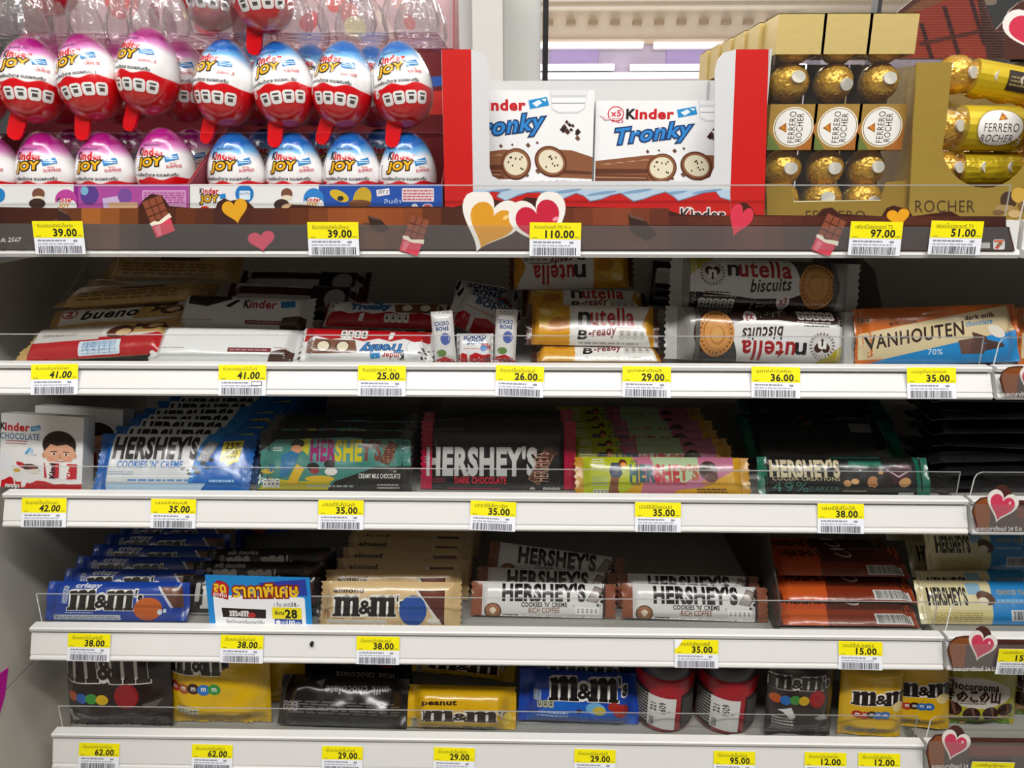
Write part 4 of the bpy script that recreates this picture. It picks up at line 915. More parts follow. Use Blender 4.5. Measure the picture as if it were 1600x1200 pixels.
# small pouches: white and red
def pouch_art(side):
    A = Art(0, 0, 300, 260); A.r(0, 0, 300, 260, 'dedcdc')
    A.p([(0, 190), (60, 175), (110, 195), (160, 170), (220, 192), (300, 172), (300, 260), (0, 260)], 'bb1018'); A.p([(90, 195), (110, 180), (112, 260), (96, 260)], 'e6e2e0')
    A.t('SCHOKO', 60, 20, 240, 60, '20407a', .05, .1, 6); A.t('BONS', 90, 66, 220, 104, '20407a', .05, .1, 6); A.e(240, 120, 40, 30, 'b23a30'); A.e(225, 135, 30, 26, '3f77b8')
    dashes(A, 60, 130, 200, 150, 1, 'c88a8a', 4); barcode(A, 220, 200, 280, 250, '2a2a2a', 16)
    return A
PP = make_pack(.056, .05, .020, 'd6d4d4', pouch_art(0), '4a1210', crimp=.08, trans=.12, seed=7)
PP2 = make_pack(.070, .045, .022, 'd0cfcf', pouch_art(0), '3a0f0e', crimp=.10, trans=.12, seed=8)
g = 'small white and red candy pouches'
put_pack(PP2, 'candy_pouch', 'silver-white candy pouch lying askew on top, dark seal towards the front', 'candy pouch', g, at(745, 524, .10), 40, 24, 0, avoid='w')
put_pack(PP2, 'candy_pouch', 'dark shaded candy pouch behind the silver-white one', 'candy pouch', g, at(752, 505, .17), 30, 10, 0, avoid='w')
sA = Art(0, 0, 40, 90, 'wrap'); sA.r(0, 0, 40, 90, 'e6e4e2'); sA.t('SCHOKO', 6, 16, 32, 23, '2a4a8a', .03); sA.t('BONS', 9, 25, 31, 31, '2a4a8a', .04); sA.e(24, 45, 9, 10, '5a6ab0'); sA.e(15, 68, 9, 6, '6a8a4a'); sA.p([(0, 90), (0, 80), (20, 74), (40, 82), (40, 90)], 'bb1018')
mpP = mpp(720, 530, .045)
PS = make_pack(mpP*34, mpP*86, .010, 'e2e0de', sA, 'd8d6d4', crimp=.03, trans=.08, seed=9, vert=True)
put_pack(PS, 'candy_pouch', 'slim white candy pouch standing on edge beside the wafer sticks', 'candy pouch', g, at(697, 571, .046), 6, -4, 0, avoid='w')
put_pack(PS, 'candy_pouch', 'slim white candy pouch standing on edge beside the yellow packs', 'candy pouch', g, at(788, 571, .058), 6, 3, 0, avoid='w')
PP3 = make_pack(mpP*58, mpP*50, .014, 'bdbbba', pouch_art(0), crimp=.04, trans=.1, seed=10)
put_pack(PP3, 'candy_pouch', 'white and red candy pouch lying low at the front between two slim ones', 'candy pouch', g, at(742, 577, .05), 24, 0, 0, avoid='w')
# hazelnut-cream packs: yellow ends and white middle
def bready():
    A = Art(0, 0, 840, 290)
    zz = [(270+(8 if k % 2 else 0), 290*k/20) for k in range(21)]
    A.p([(60, 0), (270, 0)]+zz+[(60, 290)], 'd79a22'); A.e(160, 120, 90, 70, 'e0b23a', 20); A.e(200, 160, 60, 50, 'c27a1c', -20); A.e(120, 70, 40, 24, 'f0d488', 20)
    A.p([(270, 0), (780, 0), (720, 150), (780, 290), (270, 290)]+zz[::-1][1:-1], 'e4e1dc')
    A.p([(780, 0), (800, 0), (800, 290), (780, 290), (720, 150)], 'c98f1e')
    A.t('n', 330, 70, 400, 160, '1c1614', .025); A.t('utella', 405, 30, 670, 160, 'b8141c', .025)
    A.t('B', 325, 200, 380, 255, '1c1614', .03, .1); A.t('-ready', 392, 180, 560, 265, '7a1a24', .025, .1, 25)
    teeth(A, 575, 190, 740, 250, 4, 'c6c2bc', '8a8680'); A.r(560, 172, 700, 178, '7a4a4a')
    dashes(A, 330, 268, 700, 284, 1, 'a9a19a', 3)
    return A
nw = mpp(920, 510, .06)*212; nh = .040
PN = make_pack(nw, nh, .016, 'b57a22', bready(), '4a2010', crimp=.055, trans=.05, seed=11)
PNF = make_pack(nw, nh, .016, 'b57a22', bready(), '4a2010', crimp=.055, trans=.05, seed=12, flip=True)
g = 'yellow and white hazelnut wafer packs'
put_pack(PN, 'wafer_pack', 'yellow and white hazelnut wafer pack lowest, half hidden by the rail', BAR, g, at(935, 592, .046), 82, 0, 0, avoid='n')
put_pack(PN, 'wafer_pack', 'yellow and white hazelnut wafer pack with full red lettering, above the lowest', BAR, g, at(926, 548, .056), 30, 1.2, 0, avoid='n')
put_pack(PN, 'wafer_pack', 'yellow and white hazelnut wafer pack third up, lower half of its face covered', BAR, g, at(915, 494, .098), 62, 1, 0, avoid='n')
put_pack(PNF, 'wafer_pack', 'yellow and white hazelnut wafer pack topmost, lettering upside down', BAR, g, at(893, 462, .118), 24, -1, 0, avoid='n')
# biscuit packs with clear ends
def biscuit_art():
    A = Art(0, 0, 1300, 340)
    A.r(130, 0, 1300*.83, 340, 'dcdad8'); A.p([(130, 0), (300, 0), (130, 120)], 'b5a41c'); A.p([(130, 230), (330, 240), (560, 262), (800, 250), (890, 215), (900, 340), (130, 340)], '2c1510')
    A.e(270, 110, 88, 82, 'cfccc8')
    for k in range(22):
        a = 2*math.pi*k/22; A.p([(270+math.cos(a-.06)*66, 110+math.sin(a-.06)*62), (270+math.cos(a+.06)*66, 110+math.sin(a+.06)*62), (270+math.cos(a+.05)*84, 110+math.sin(a+.05)*80), (270+math.cos(a-.05)*84, 110+math.sin(a-.05)*80)], '6a5a50')
    A.heart(270, 112, 104, 92, '3a1a12'); A.t('n', 248, 92, 292, 134, 'e8e4e0', .05)
    A.t('n', 375, 52, 445, 120, '1c1614', .025); A.t('utella', 450, 14, 800, 124, '9c141c', .025)
    A.t('biscuits', 530, 140, 800, 222, '241614', .02, .2, 22)
    teeth(A, 185, 268, 430, 330, 5, 'd9d6d2', '6a6460'); dashes(A, 225, 222, 400, 238, 1, '4a3a34', 7); dashes(A, 215, 246, 440, 262, 1, 'b9a9a0', 6)
    A.e(750, 268, 44, 50, 'e4e0de'); A.t('x3', 728, 248, 775, 290, '9c141c', .04)
    A.p([(815, 0), (1080, 0), (1080, 340), (900, 340), (890, 215)], '3b3a36')
    A.e(995, 165, 128, 148, '3a1c12'); A.e(975, 165, 122, 144, 'c88a48')
    for k in range(26):
        a = 2*math.pi*k/26; A.e(975+math.cos(a)*102, 165+math.sin(a)*122, 7, 8, '8a5226')
    A.e(975, 168, 84, 100, 'a8682c'); A.e(972, 164, 80, 96, 'cf9450'); A.e(965, 150, 50, 60, 'b97a3a'); A.e(968, 156, 40, 50, 'd09a56')
    A.p([(1080, 0), (1110, 0), (1110, 340), (1080, 340)], '55544f')
    return A
def biscuit_pack(px, py, Y, lean, roll, label, flip):
    w = mpp(1188, 530, .06)*300; h = .050
    P = make_pack(w, h, .026, '8d8c88', biscuit_art(), 'b9b8b4', crimp=.075, trans=.05, seed=13+flip, flip=bool(flip))
    return put_pack(P, 'biscuit_pack', label, 'biscuit pack', 'white and dark brown biscuit packs', at(px, py, Y), lean, roll)
biscuit_pack(1186, 580, .052, 20, 2.0, 'biscuit pack at the front with its lettering upside down', 1)
biscuit_pack(1192, 489, .075, 16, 2.5, 'biscuit pack standing upright behind the upside-down one', 0)
dA = Art(0, 0, 100, 300); dA.r(20, 0, 80, 300, '1b1513'); dA.r(20, 60, 90, 150, 'c9c7c4'); dA.e(50, 60, 30, 14, 'e4e1de'); dashes(dA, 26, 180, 80, 200, 1, '8a8680')
PD = make_pack(.030, .045, .02, '2a211e', dA, '8d8c88', crimp=.08, seed=15)
put_pack(PD, 'biscuit_pack', 'dark end of a biscuit pack tucked behind the yellow packs', 'biscuit pack', 'white and dark brown biscuit packs', at(1030, 478, .13), 10, 6, 0)
# orange, cream and blue bar
A = Art(250, 495, 1490, 925)
A.r(250, 490, 1490, 925, 'c9651c'); A.p([(270, 690), (1410, 505), (1460, 690), (1480, 700), (470, 880), (270, 880)], 'd6c39a'); A.p([(450, 880), (1020, 770), (1470, 690), (1490, 925), (300, 925)], '1f86c8'); A.p([(1380, 530), (1410, 520), (1460, 690), (1440, 690)], 'dccdaa')
A.t('VANHOUTEN', 320, 700, 1055, 790, '2c1a12', .025, 0, 98) if False else A.t('VANHOUTEN', 318, 712, 1055, 812, '2c1a12', .02, 0, 95)
A.t('dark milk', 1075, 580, 1295, 612, '2c1a12', .04, .05, 22); A.t('chocolate', 1075, 622, 1275, 660, '2a86b8', .02, .05, 20); A.t('MORE COCOA', 505, 612, 708, 636, '4a2410', .03, 0, 18)
teeth(A, 270, 560, 360, 615, 3, 'b9885a', '4a3420'); dashes(A, 470, 618, 492, 634, 1, 'd9924a')
A.p([(1010, 760), (1130, 745), (1120, 860), (1030, 860)], '6a4a40'); A.p([(1115, 700), (1220, 735), (1240, 780), (1130, 790)], '54382f'); A.p([(1220, 760), (1345, 790), (1350, 815), (1210, 840)], '4a342c'); A.e(1300, 700, 70, 40, 'e4dccf', 30); A.p([(1100, 780), (1220, 790), (1200, 860), (1110, 860)], '5a4038')
A.t('70%', 780, 818, 890, 858, 'bcd9ea', .02)
w = mpp(1458, 540, .06)*250; PV = make_pack(w, .054, .012, 'c9651c', A, 'b5561a', crimp=.04, trans=.05, seed=17, wr=.0006)
put_pack(PV, 'chocolate_bar', 'orange, cream and blue dark milk chocolate bar at the right end', BAR, 'orange and cream chocolate bars', at(1462, 585, .05), 20, -2, 0)
put_pack(PV, 'chocolate_bar', 'orange chocolate bar cut off by the right photo edge', BAR, 'orange and cream chocolate bars', at(1716, 582, .06), 20, -1, 0)

# ---- row 3
D = DECK[2]+.0006
def kid_art():
    A = Art(0, 0, 480, 500, 'card')
    A.t('K', 0, 62, 24, 105, '191414', .04); A.t('inder', 26, 62, 165, 112, 'c8141c', .035); A.p([(172, 80), (228, 68), (232, 98), (176, 112)], '2a88c4'); dashes(A, 180, 82, 226, 100, 2, 'cfe4f2')
    A.t('CHOCOLATE', 0, 128, 225, 168, '2f6fa0', .015); dashes(A, 30, 172, 158, 186, 1, 'b05a60', 4); dashes(A, 34, 190, 158, 202, 1, 'b05a60', 5)
    A.p([(140, 260), (170, 215), (178, 222), (160, 262)], '5aa0d0'); A.e(182, 240, 12, 16, 'a9cbe4'); dashes(A, 150, 262, 215, 270, 1, '8a9ab0')
    # a smiling boy, generic
    A.e(342, 190, 98, 92, '2a1a12', 8); A.e(256, 262, 13, 20, 'cf9474'); A.e(434, 258, 11, 18, 'cf9474'); A.e(345, 240, 88, 90, 'd9a384')
    A.p([(252, 240), (252, 180), (300, 150), (345, 150), (395, 152), (436, 190), (438, 238), (422, 205), (385, 184), (330, 198), (292, 186), (266, 222)], '2a1a12')
    A.e(312, 252, 14, 7, 'f3ece6'); A.e(384, 252, 14, 7, 'f3ece6'); A.e(314, 252, 7, 7, '2a1a14'); A.e(384, 252, 7, 7, '2a1a14'); A.p([(294, 236), (330, 230), (332, 235), (296, 241)], '3a2418'); A.p([(366, 231), (402, 235), (400, 240), (366, 236)], '3a2418')
    A.p([(342, 256), (354, 256), (360, 280), (338, 280)], 'c98e70'); A.e(296, 282, 16, 12, 'dd9480'); A.e(404, 282, 16, 12, 'dd9480'); A.p([(322, 290), (380, 290), (366, 304), (336, 304)], '8a2a28'); A.p([(328, 291), (374, 291), (368, 297), (334, 297)], 'f3ece6')
    A.p([(235, 306), (450, 300), (452, 420), (262, 420)], 'e9e6e4')
    for x in (258, 306, 358, 410): A.r(x, 312, x+40, 412, 'c02434' if x in (306, 410) else 'efece9')
    A.t('Kind', 292, 316, 322, 412, '1a1414', .05, 0, 0, 90); A.t('Kind', 392, 316, 424, 412, 'c8141c', .05, 0, 0, 90); A.p([(256, 312), (262, 312), (278, 410), (262, 415)], 'c02434')
    A.e(130, 338, 40, 16, 'c02434', 30); A.e(180, 350, 46, 24, '4a2a1c', 8); A.e(184, 346, 30, 8, '8a3a34', 8); A.p([(150, 365), (238, 352), (225, 385), (190, 392)], 'e0d8cc'); A.e(100, 372, 20, 12, 'd0a42a'); A.r(0, 260, 70, 372, 'e3e5e8')
    A.p([(14, 442), (30, 436), (62, 415), (80, 425), (100, 448), (140, 446), (180, 455), (220, 432), (270, 436), (320, 452), (370, 446), (430, 448), (480, 440), (480, 520), (10, 520)], 'bf101c'); A.p([(128, 450), (150, 436), (164, 442), (150, 480), (130, 484)], 'efeae8'); teeth(A, 35, 465, 120, 498, 4); dashes(A, 170, 485, 360, 495, 1, 'd86a6a')
    return A
s3 = mpp(60, 710, .05)
def kid_box(x0, x1, yt, Y, lean, label, thick=.020):
    xc, w, h = fit(x0, x1, yt, Y, lean, D)
    mb = MB(); A = refit(kid_art(), 0, 0, yt, yt+122, Y, D); A.wh = (w, h); card(mb, w, h, thick, mat('e7e5e3', 'card'), A); o = mb.build('chocolate_carton'); o.location = (xc, Y, D); rot_lean(o, lean, 3, 0)
    return tag(o, label, 'chocolate carton', 'white cartons with a boy picture')
kid_box(-2, 126, 652, .045, 14, 'white carton with a smiling boy, front one at the left end')
kid_box(52, 188, 640, .105, 14, 'white carton with a shaded boy picture behind the front carton')
kid_box(76, 206, 642, .15, 14, 'white carton rearmost of three at the left end, only a strip showing')

def H_cookies():
    A = Art(0, 0, 1000, 400)
    A.p([(95, 0), (690, 0), (640, 130), (600, 400), (95, 400)], 'cfd0d2'); A.p([(690, 0), (800, 0), (720, 200), (600, 400), (640, 130)], '2d7fc4')
    A.t("HERSHEY'S", 115, 28, 640, 180, '12100f', .05); A.t("COOKIES 'N' CREME", 150, 198, 560, 246, '1f6fb8', .03)
    A.p([(640, 195), (700, 55), (770, 75), (720, 205)], '9a9aa0'); A.p([(655, 190), (708, 72), (755, 85), (710, 195)], 'c4c4c8'); A.t('HERSHEYS', 672, 84, 730, 190, '8a8a90', 0, 0, 0, 90)
    for x, y, s in ((570, 250, 18), (600, 262, 12), (640, 248, 16), (660, 275, 20), (690, 215, 18), (720, 240, 14), (610, 285, 12), (740, 190, 14)): A.e(x, y, s, s*.8, '3a322e')
    A.p([(800, 60), (925, 50), (905, 200), (875, 210), (850, 230), (830, 208), (790, 200)], 'd8c81e'); A.t('25%', 815, 66, 910, 112, '2a2a10', .03); A.t('MORE', 822, 122, 895, 148, '2a2a10', .03); A.t('COOKIES', 812, 158, 890, 184, '2a2a10', .03)
    dashes(A, 100, 270, 260, 300, 2, '8a9ab0', 3); dashes(A, 230, 320, 620, 345, 1, '5a8ac0', 6); A.r(100, 300, 640, 310, 'e2e4e6'); A.p([(100, 350), (720, 350), (680, 400), (100, 400)], 'b4cde4'); dashes(A, 740, 320, 900, 350, 1, '9ac0e4', 8)
    return A
xc, w, h = fit(152, 398, 682, .040, 36, D)
PH = make_pack(w, h, .010, '1563b4', refit(H_cookies(), 152, 398, 682, 772, .040, D), '1560b0', crimp=.05, trans=.05, seed=21)
file_of(PH, 12, xc, .040, D, 36, .0215, 'blue and silver cookies-and-creme bar', 'blue and silver bars in a leaning file', .003, 0, ['blue and silver cookies-and-creme bar at the very front of its file'], .0012)
def her_teal():
    A = Art(130, 240, 980, 625)
    A.p([(140, 375), (230, 300), (960, 292), (972, 470), (760, 480), (560, 560), (520, 612), (140, 612)], '3f7a70'); A.p([(300, 300), (620, 282), (700, 290), (700, 440), (480, 470), (420, 400), (400, 330)], '4f8a86'); A.p([(320, 305), (420, 292), (410, 400), (340, 330)], 'b4b42a'); A.p([(140, 612), (520, 612), (540, 560), (340, 560), (200, 540)], 'b0a428')
    A.p([(540, 610), (700, 520), (760, 470), (975, 460), (975, 625), (520, 625)], '25231f')
    A.t('HER', 425, 305, 555, 430, '8a1a5a', .05); A.t('SHE', 560, 305, 700, 430, 'c0b41c', .05); A.t("Y'S", 705, 305, 805, 425, '6a3226', .05)
    A.p([(800, 440), (850, 305), (900, 330), (850, 460)], '4a241c'); A.t('HERSHEYS', 815, 325, 880, 440, '9a6a50', 0, 0, 0, 90)
    A.e(350, 325, 38, 26, '15110f'); A.e(345, 360, 30, 26, 'c48a64'); A.p([(265, 395), (320, 370), (360, 390), (340, 460), (300, 530), (260, 540)], '2a6a94'); A.p([(300, 575), (350, 455), (395, 480), (350, 590)], 'c9a42a')
    A.e(440, 470, 34, 26, '1a1412'); A.e(450, 495, 24, 20, '8a2a34'); A.e(530, 455, 30, 28, '1a1412'); A.e(540, 500, 34, 24, 'd9d4cc'); A.e(480, 545, 80, 20, 'c9a42a'); A.e(190, 500, 40, 16, 'c9a42a'); A.e(215, 480, 16, 24, '2a6a94')
    A.t('CREAMY MILK CHOCOLATE', 690, 512, 912, 540, 'e4e2de', .01); dashes(A, 790, 570, 910, 608, 2, 'a9a7a2', 5); dashes(A, 410, 580, 660, 600, 1, '9aa8a0', 6); teeth(A, 165, 545, 262, 600, 4, 'c9ccc8')
    dashes(A, 215, 345, 270, 375, 3, 'c9ccc8', 7)
    return A
xc, w, h = fit(404, 646, 676, .042, 26, D)
PH2 = make_pack(w, h, .010, '1c1a19', refit(her_teal(), 404, 646, 676, 773, .042, D), '24211f', crimp=.07, trans=.05, seed=22, wr=.0007)
file_of(PH2, 3, xc, .042, D, 26, .026, 'black and teal illustrated bar', 'black and teal bars in a file', .003, 0, ['black and teal illustrated bar with two-tone lettering, at the front of its file'])
def dark():
    A = Art(1100, 175, 1940, 625)
    A.t("HERSHEY'S", 1140, 345, 1725, 515, 'b4b2b0', .05); A.t('DARK CHOCOLATE', 1290, 530, 1565, 570, 'b81a34', .035); dashes(A, 1115, 535, 1240, 568, 2, '7a2030', 4)
    A.p([(1680, 540), (1770, 350), (1825, 385), (1740, 580)], '7a5a4c'); A.p([(1690, 540), (1772, 362), (1814, 390), (1738, 568)], '4a2c22'); A.t('HERSHEYS', 1712, 375, 1792, 555, 'b08a74', 0, 0, 0, 90)
    A.p([(1760, 350), (1785, 330), (1850, 385), (1825, 395)], '3a211a'); A.r(1250, 598, 1540, 608, '8a1a2c'); A.e(1705, 605, 14, 14, 'b9b7b4'); teeth(A, 1760, 592, 1855, 622, 4, 'b9b7b4'); dashes(A, 1130, 225, 1330, 232, 1, '6a6866')
    A.r(1890, 175, 1940, 625, '9c1030'); A.t('3', 1127-8, 400, 1139, 440, '8a8886')
    return A
xc, w, h = fit(657, 900, 660, .05, 24, D)
PH3 = make_pack(w, h, .012, '151313', refit(dark(), 657, 900, 660, 774, .05, D), 'a81238', crimp=.075, trans=.04, seed=23)
file_of(PH3, 2, xc, .05, D, 24, .03, 'black dark-chocolate bar with crimson ends', 'black bars with crimson ends', .002, 0, ['black dark-chocolate bar with crimson ends and silver lettering, front one', 'black dark-chocolate bar with crimson ends half hidden behind the front one'])
def her_yel():
    A = Art(445, 390, 1490, 640)
    A.r(500, 385, 1430, 640, 'c9961e'); A.p([(500, 390), (790, 390), (830, 470), (800, 560), (720, 640), (500, 640)], 'a9b01e'); A.p([(790, 390), (900, 390), (930, 470), (1100, 560), (1000, 640), (830, 640), (860, 520)], 'b56a80'); A.p([(900, 390), (1180, 390), (1180, 560), (1000, 540), (920, 470)], 'a9bd94'); A.p([(1180, 390), (1390, 390), (1380, 480), (1200, 580), (1020, 600), (1180, 500)], 'b46a86')
    A.t('HER', 775, 445, 915, 545, '17505a', .05); A.t('SHE', 922, 445, 1062, 545, 'b01c22', .05); A.t("Y'S", 1065, 445, 1175, 535, 'a8502a', .05); A.t("WE'RE", 778, 412, 820, 432, '17505a', .02); A.t('BECAUSE', 778, 555, 832, 570, '17505a', .03); A.t('YOU MAKE THE FUTURE', 925, 555, 1105, 570, 'b01c22', .02)
    A.e(1235, 475, 55, 58, '4a2a24'); A.e(1225, 470, 40, 44, '33190f'); A.e(1230, 548, 36, 20, 'b97a52'); A.e(1250, 520, 40, 30, '5a322a')
    A.p([(650, 480), (665, 430), (715, 430), (730, 500), (700, 540), (660, 520)], '1a2a4a'); A.e(732, 432, 24, 26, '5a2418'); A.e(735, 442, 16, 16, 'd98a3a'); A.p([(640, 640), (660, 520), (710, 520), (700, 590), (720, 640)], '7a4a30')
    dashes(A, 1165, 585, 1345, 632, 3, '5a3a14', 5); teeth(A, 555, 595, 645, 632, 4, 'c9ccb8'); dashes(A, 550, 515, 640, 580, 4, '8aa07a', 8); dashes(A, 548, 400, 624, 470, 4, 'd0d4c0', 12)
    return A
xc, w, h = fit(897, 1172, 714, .036, 30, D); w2 = w
PH4 = make_pack(w, h, .011, 'a86a3a', refit(her_yel(), 897, 1172, 714, 777, .036, D), 'c08a1c', crimp=.05, trans=.05, seed=24)
f = file_of(PH4, 1, xc, .036, D, 30, .02, '', 'yellow, green and pink bars in a file', 0, 0, ['yellow, green and pink illustrated bar at the front of its file'])
for k in range(6):
    put_pack(PH4, 'chocolate_bar', '%s yellow, green and pink bar behind the front one, only its top strip visible' % ORD[k], BAR, 'yellow, green and pink bars in a file', (xc-.010+(k % 2)*.003-.0012*k, .064+.026*k, D), 22, .6*(k % 3-1), 0)
def cocoa():
    A = Art(215, 365, 1095, 600)
    A.t("HERSHEY'S", 275, 385, 628, 475, 'c3b694', .05); A.t('COCOA CREATIONS', 282, 478, 628, 498, 'a99c7a', .015); A.t('49%', 280, 508, 465, 560, '3a7a68', -.01); A.t('DARKER', 470, 530, 620, 558, '2f5a4e', 0); A.rr(678, 388, 850, 422, 5, '0f5a48'); dashes(A, 690, 398, 840, 412, 1, '3a8a74', 3)
    A.e(920, 460, 70, 50, '3a1620', -20); A.e(960, 430, 40, 30, '4a1c2a'); A.e(665, 512, 20, 18, 'b98a58'); A.e(705, 502, 20, 16, 'c79a64'); A.e(795, 505, 28, 34, 'a8744a', 20); A.e(960, 505, 32, 24, 'b98a58', -30); A.e(860, 500, 44, 40, '1f1412'); A.e(840, 450, 14, 12, 'b98a58'); A.e(735, 440, 6, 6, 'c9c4c0'); A.e(780, 550, 34, 20, '241614')
    A.p([(870, 430), (930, 470), (980, 440), (984, 446), (930, 480), (868, 436)], 'b9a4a8'); teeth(A, 925, 560, 1005, 592, 4, 'b9b7b2'); A.r(640, 552, 760, 555, 'a99c7a'); A.r(215, 365, 262, 600, '10604c'); A.r(1020, 365, 1095, 600, '10604c'); A.r(590, 366, 850, 372, '0f4a3c')
    return A
xc, w, h = fit(1184, 1450, 712, .036, 28, D)
PH5 = make_pack(w, h, .010, '121313', refit(cocoa(), 1184, 1450, 712, 780, .036, D), '0f6a52', crimp=.045, trans=.04, seed=25)
file_of(PH5, 1, xc, .036, D, 28, .02, '', 'black and green bars in a pile', 0, 0, ['black and green dark cocoa bar with gold lettering, front of its pile'])
PLN = Art(0, 0, 1000, 300); PLN.r(40, 0, 960, 300, '151616'); PLN.r(700, 60, 840, 130, '77777a'); PLN.e(440, 60, 30, 20, '6a4a34'); PLN.r(0, 0, 60, 300, '0e5644'); PLN.r(900, 0, 1000, 300, '0e5644')
PH6 = make_pack(w*.96, .055, .010, '121313', PLN, '0f6a52', crimp=.06, trans=.04, seed=26)
for k, (px, py, Y, ln) in enumerate(((1292, 716, .085, 62), (1282, 698, .115, 70), (1276, 680, .145, 72), (1290, 665, .175, 74))):
    q = at(px, py, Y); put_pack(PH6, 'chocolate_bar', '%s black and green bar lying in shade behind the front one' % ORD[k], BAR, 'black and green bars in a pile', (q.x, Y, max(q.z, D+.002)), ln, 0, (k % 2)*2-1, avoid='c')
BLK = Art(0, 0, 1000, 300); BLK.r(30, 0, 970, 300, '131212'); BLK.r(100, 240, 600, 252, '2a2a2a'); BLK.r(0, 90, 1000, 96, '232222')
PH7 = make_pack(.145, .062, .011, '131212', BLK, '1a1919', crimp=.06, trans=.04, seed=27)
R = random.Random(5)
for k in range(8):
    put_pack(PH7, 'chocolate_bar', '%s bar from the bottom of the all-black pile at the right end' % ORD[k], BAR, 'all-black bars in a pile', (onY(1530, 700, .10).x+R.uniform(-.004, .004), .048+.003*k, D+.0125*k+.0062), 86, R.uniform(-1.5, 1.5), R.uniform(-4, 4), avoid='k')

# ---- row 4
D = DECK[3]+.0006
def crispy():
    A = Art(280, 395, 1110, 660)
    A.r(280, 395, 1110, 660, '163f9c'); A.t('crispy', 452, 408, 598, 445, 'd9dce8', .045, .15); mm_logo(A, 425, 448, 850, 582)
    A.e(888, 570, 82, 74, 'c25a1a') ; A.p([(935, 428), (1065, 425), (1080, 560), (1030, 560), (990, 490)], '5a3424'); A.p([(950, 440), (1050, 436), (1055, 470), (975, 480)], '7a4c34'); A.p([(930, 425), (945, 425), (1035, 560), (1020, 565)], 'c9ccd8')
    A.rr(385, 425, 415, 540, 10, 'a9b4cc'); A.t('SHARE', 390, 432, 410, 535, '2a3a70', 0, 0, 0, 90); A.r(340, 612, 730, 645, 'c4c8d0'); dashes(A, 410, 592, 570, 606, 1, 'b9c4dc', 4); dashes(A, 350, 618, 720, 640, 2, '8a90a0', 5); A.e(958, 590, 14, 18, 'd5d8de'); A.e(985, 582, 10, 14, 'd5d8de')
    return A
xc, w, h = fit(74, 296, 916, .036, 30, D)
P = make_pack(w, h, .010, '163f9c', refit(crispy(), 74, 296, 916, 982, .036, D), '173f98', crimp=.05, trans=.05, seed=31)
BLUE = file_of(P, 7, xc, .036, D, 30, .026, 'blue crispy candy bar', 'blue crispy bars in a leaning file', .004, 0, ['blue crispy candy bar with full lettering at the front of its file'], .0010)
g = 'blue crispy bars in a leaning file'
put_pack(P, 'chocolate_bar', 'blue bar lying askew behind, pointing up right beyond the blue file', BAR, g, (at(362, 880, .20).x, .24, D+.030), 40, -22, -6, avoid='q')
put_pack(P, 'chocolate_bar', 'blue bar lying askew in shade between the blue file and the dark bars', BAR, g, (at(335, 905, .16).x+.012, .205, D+.012), 30, -8, -6, avoid='q')
def milk():
    A = Art(0, 0, 830, 265); A.r(0, 0, 830, 265, '1a1514'); mm_logo(A, 130, 45, 560, 190, 'd5d2ce', '1a1514'); A.e(620, 170, 70, 62, '7a1a1c'); A.p([(690, 30), (790, 30), (800, 160), (740, 160)], '4a2a20'); A.r(60, 215, 440, 250, 'b9b7b4'); A.rr(90, 40, 118, 150, 10, 'a9a6a2'); dashes(A, 70, 222, 430, 245, 2, '6a6866', 5)
    A.t('milk chocolate', 140, 10, 330, 38, 'cfccc8', .02); return A
xc, w, h = fit(285, 500, 905, .05, 28, D)
P = make_pack(w, h, .010, '1a1514', refit(milk(), 285, 500, 905, 983, .05, D), '1c1716', crimp=.05, trans=.05, seed=32)
file_of(P, 3, xc, .05, D, 28, .03, 'dark brown milk-chocolate candy bar', 'dark brown candy bars behind the offer card', .004, 0, ['dark brown candy bar directly behind the offer card', 'dark brown candy bar second behind the offer card', 'dark brown candy bar third behind the offer card'])
# special-offer card
q = at(408, 990, .016); wS = mpp(408, 945, .016)
A = Art(95, 325, 690, 650, 'card')
A.r(90, 320, 700, 660, '1d87cf'); A.p([(400, 365), (665, 335), (672, 440), (420, 440)], '2a3aa0'); A.rr(130, 450, 655, 660, 14, 'eef0f2')
A.p([(135, 380), (165, 355), (205, 365), (228, 395), (215, 478), (120, 455)], '9c1820'); A.p([(142, 386), (168, 363), (202, 371), (220, 398), (209, 468), (129, 449)], 'c02028'); A.t('ลด', 140, 378, 205, 425, 'f0cf2a', .04, 0, -8); A.t('สุดคุ้ม', 132, 424, 208, 462, 'f4e9e4', .02, 0, -8)
A.t('ราคาพิเศษ', 248, 380, 620, 460, '8a1c14', .12, 0, 12); A.t('ราคาพิเศษ', 248, 380, 620, 460, 'f2c21c', .03, 0, 12)
A.t('1 ชิ้น ปกติ', 476, 485, 570, 512, '5a4a4a', .01); A.t('38.-', 574, 485, 622, 510, '26262a', .02)
A.rr(462, 518, 632, 592, 6, 'ecdc1c'); A.t('พิเศษ', 478, 540, 532, 566, '2a2a20', .02); A.t('28', 538, 532, 604, 584, '1a1a14', .04); A.rr(474, 592, 632, 632, 4, '24489c'); A.e(494, 613, 14, 14, 'e4e8f0'); A.t('แลก', 512, 606, 540, 622, 'e4e8f0', .01); A.t('100', 544, 600, 590, 626, 'f0f2f4', .03); A.t('แต้ม', 594, 604, 624, 622, 'e4e8f0', .01)
A.p([(172, 530), (428, 535), (424, 592), (176, 590)], '231512'); mm_logo(A, 215, 544, 330, 582, 'd5d2ce', '231512', False); A.e(345, 572, 22, 18, 'a82a26'); A.t('ช็อกโกแลตเอ็มแอนด์เอ็ม', 195, 605, 412, 628, '2a2a30', .01)
mb = MB(); A.wh = (wS*163, wS*90); card(mb, wS*163, wS*90, .0006, mat('1d87cf', 'card'), A); mb.box((-.02, .0006, -.0), (.02, .0010, .03), clr)
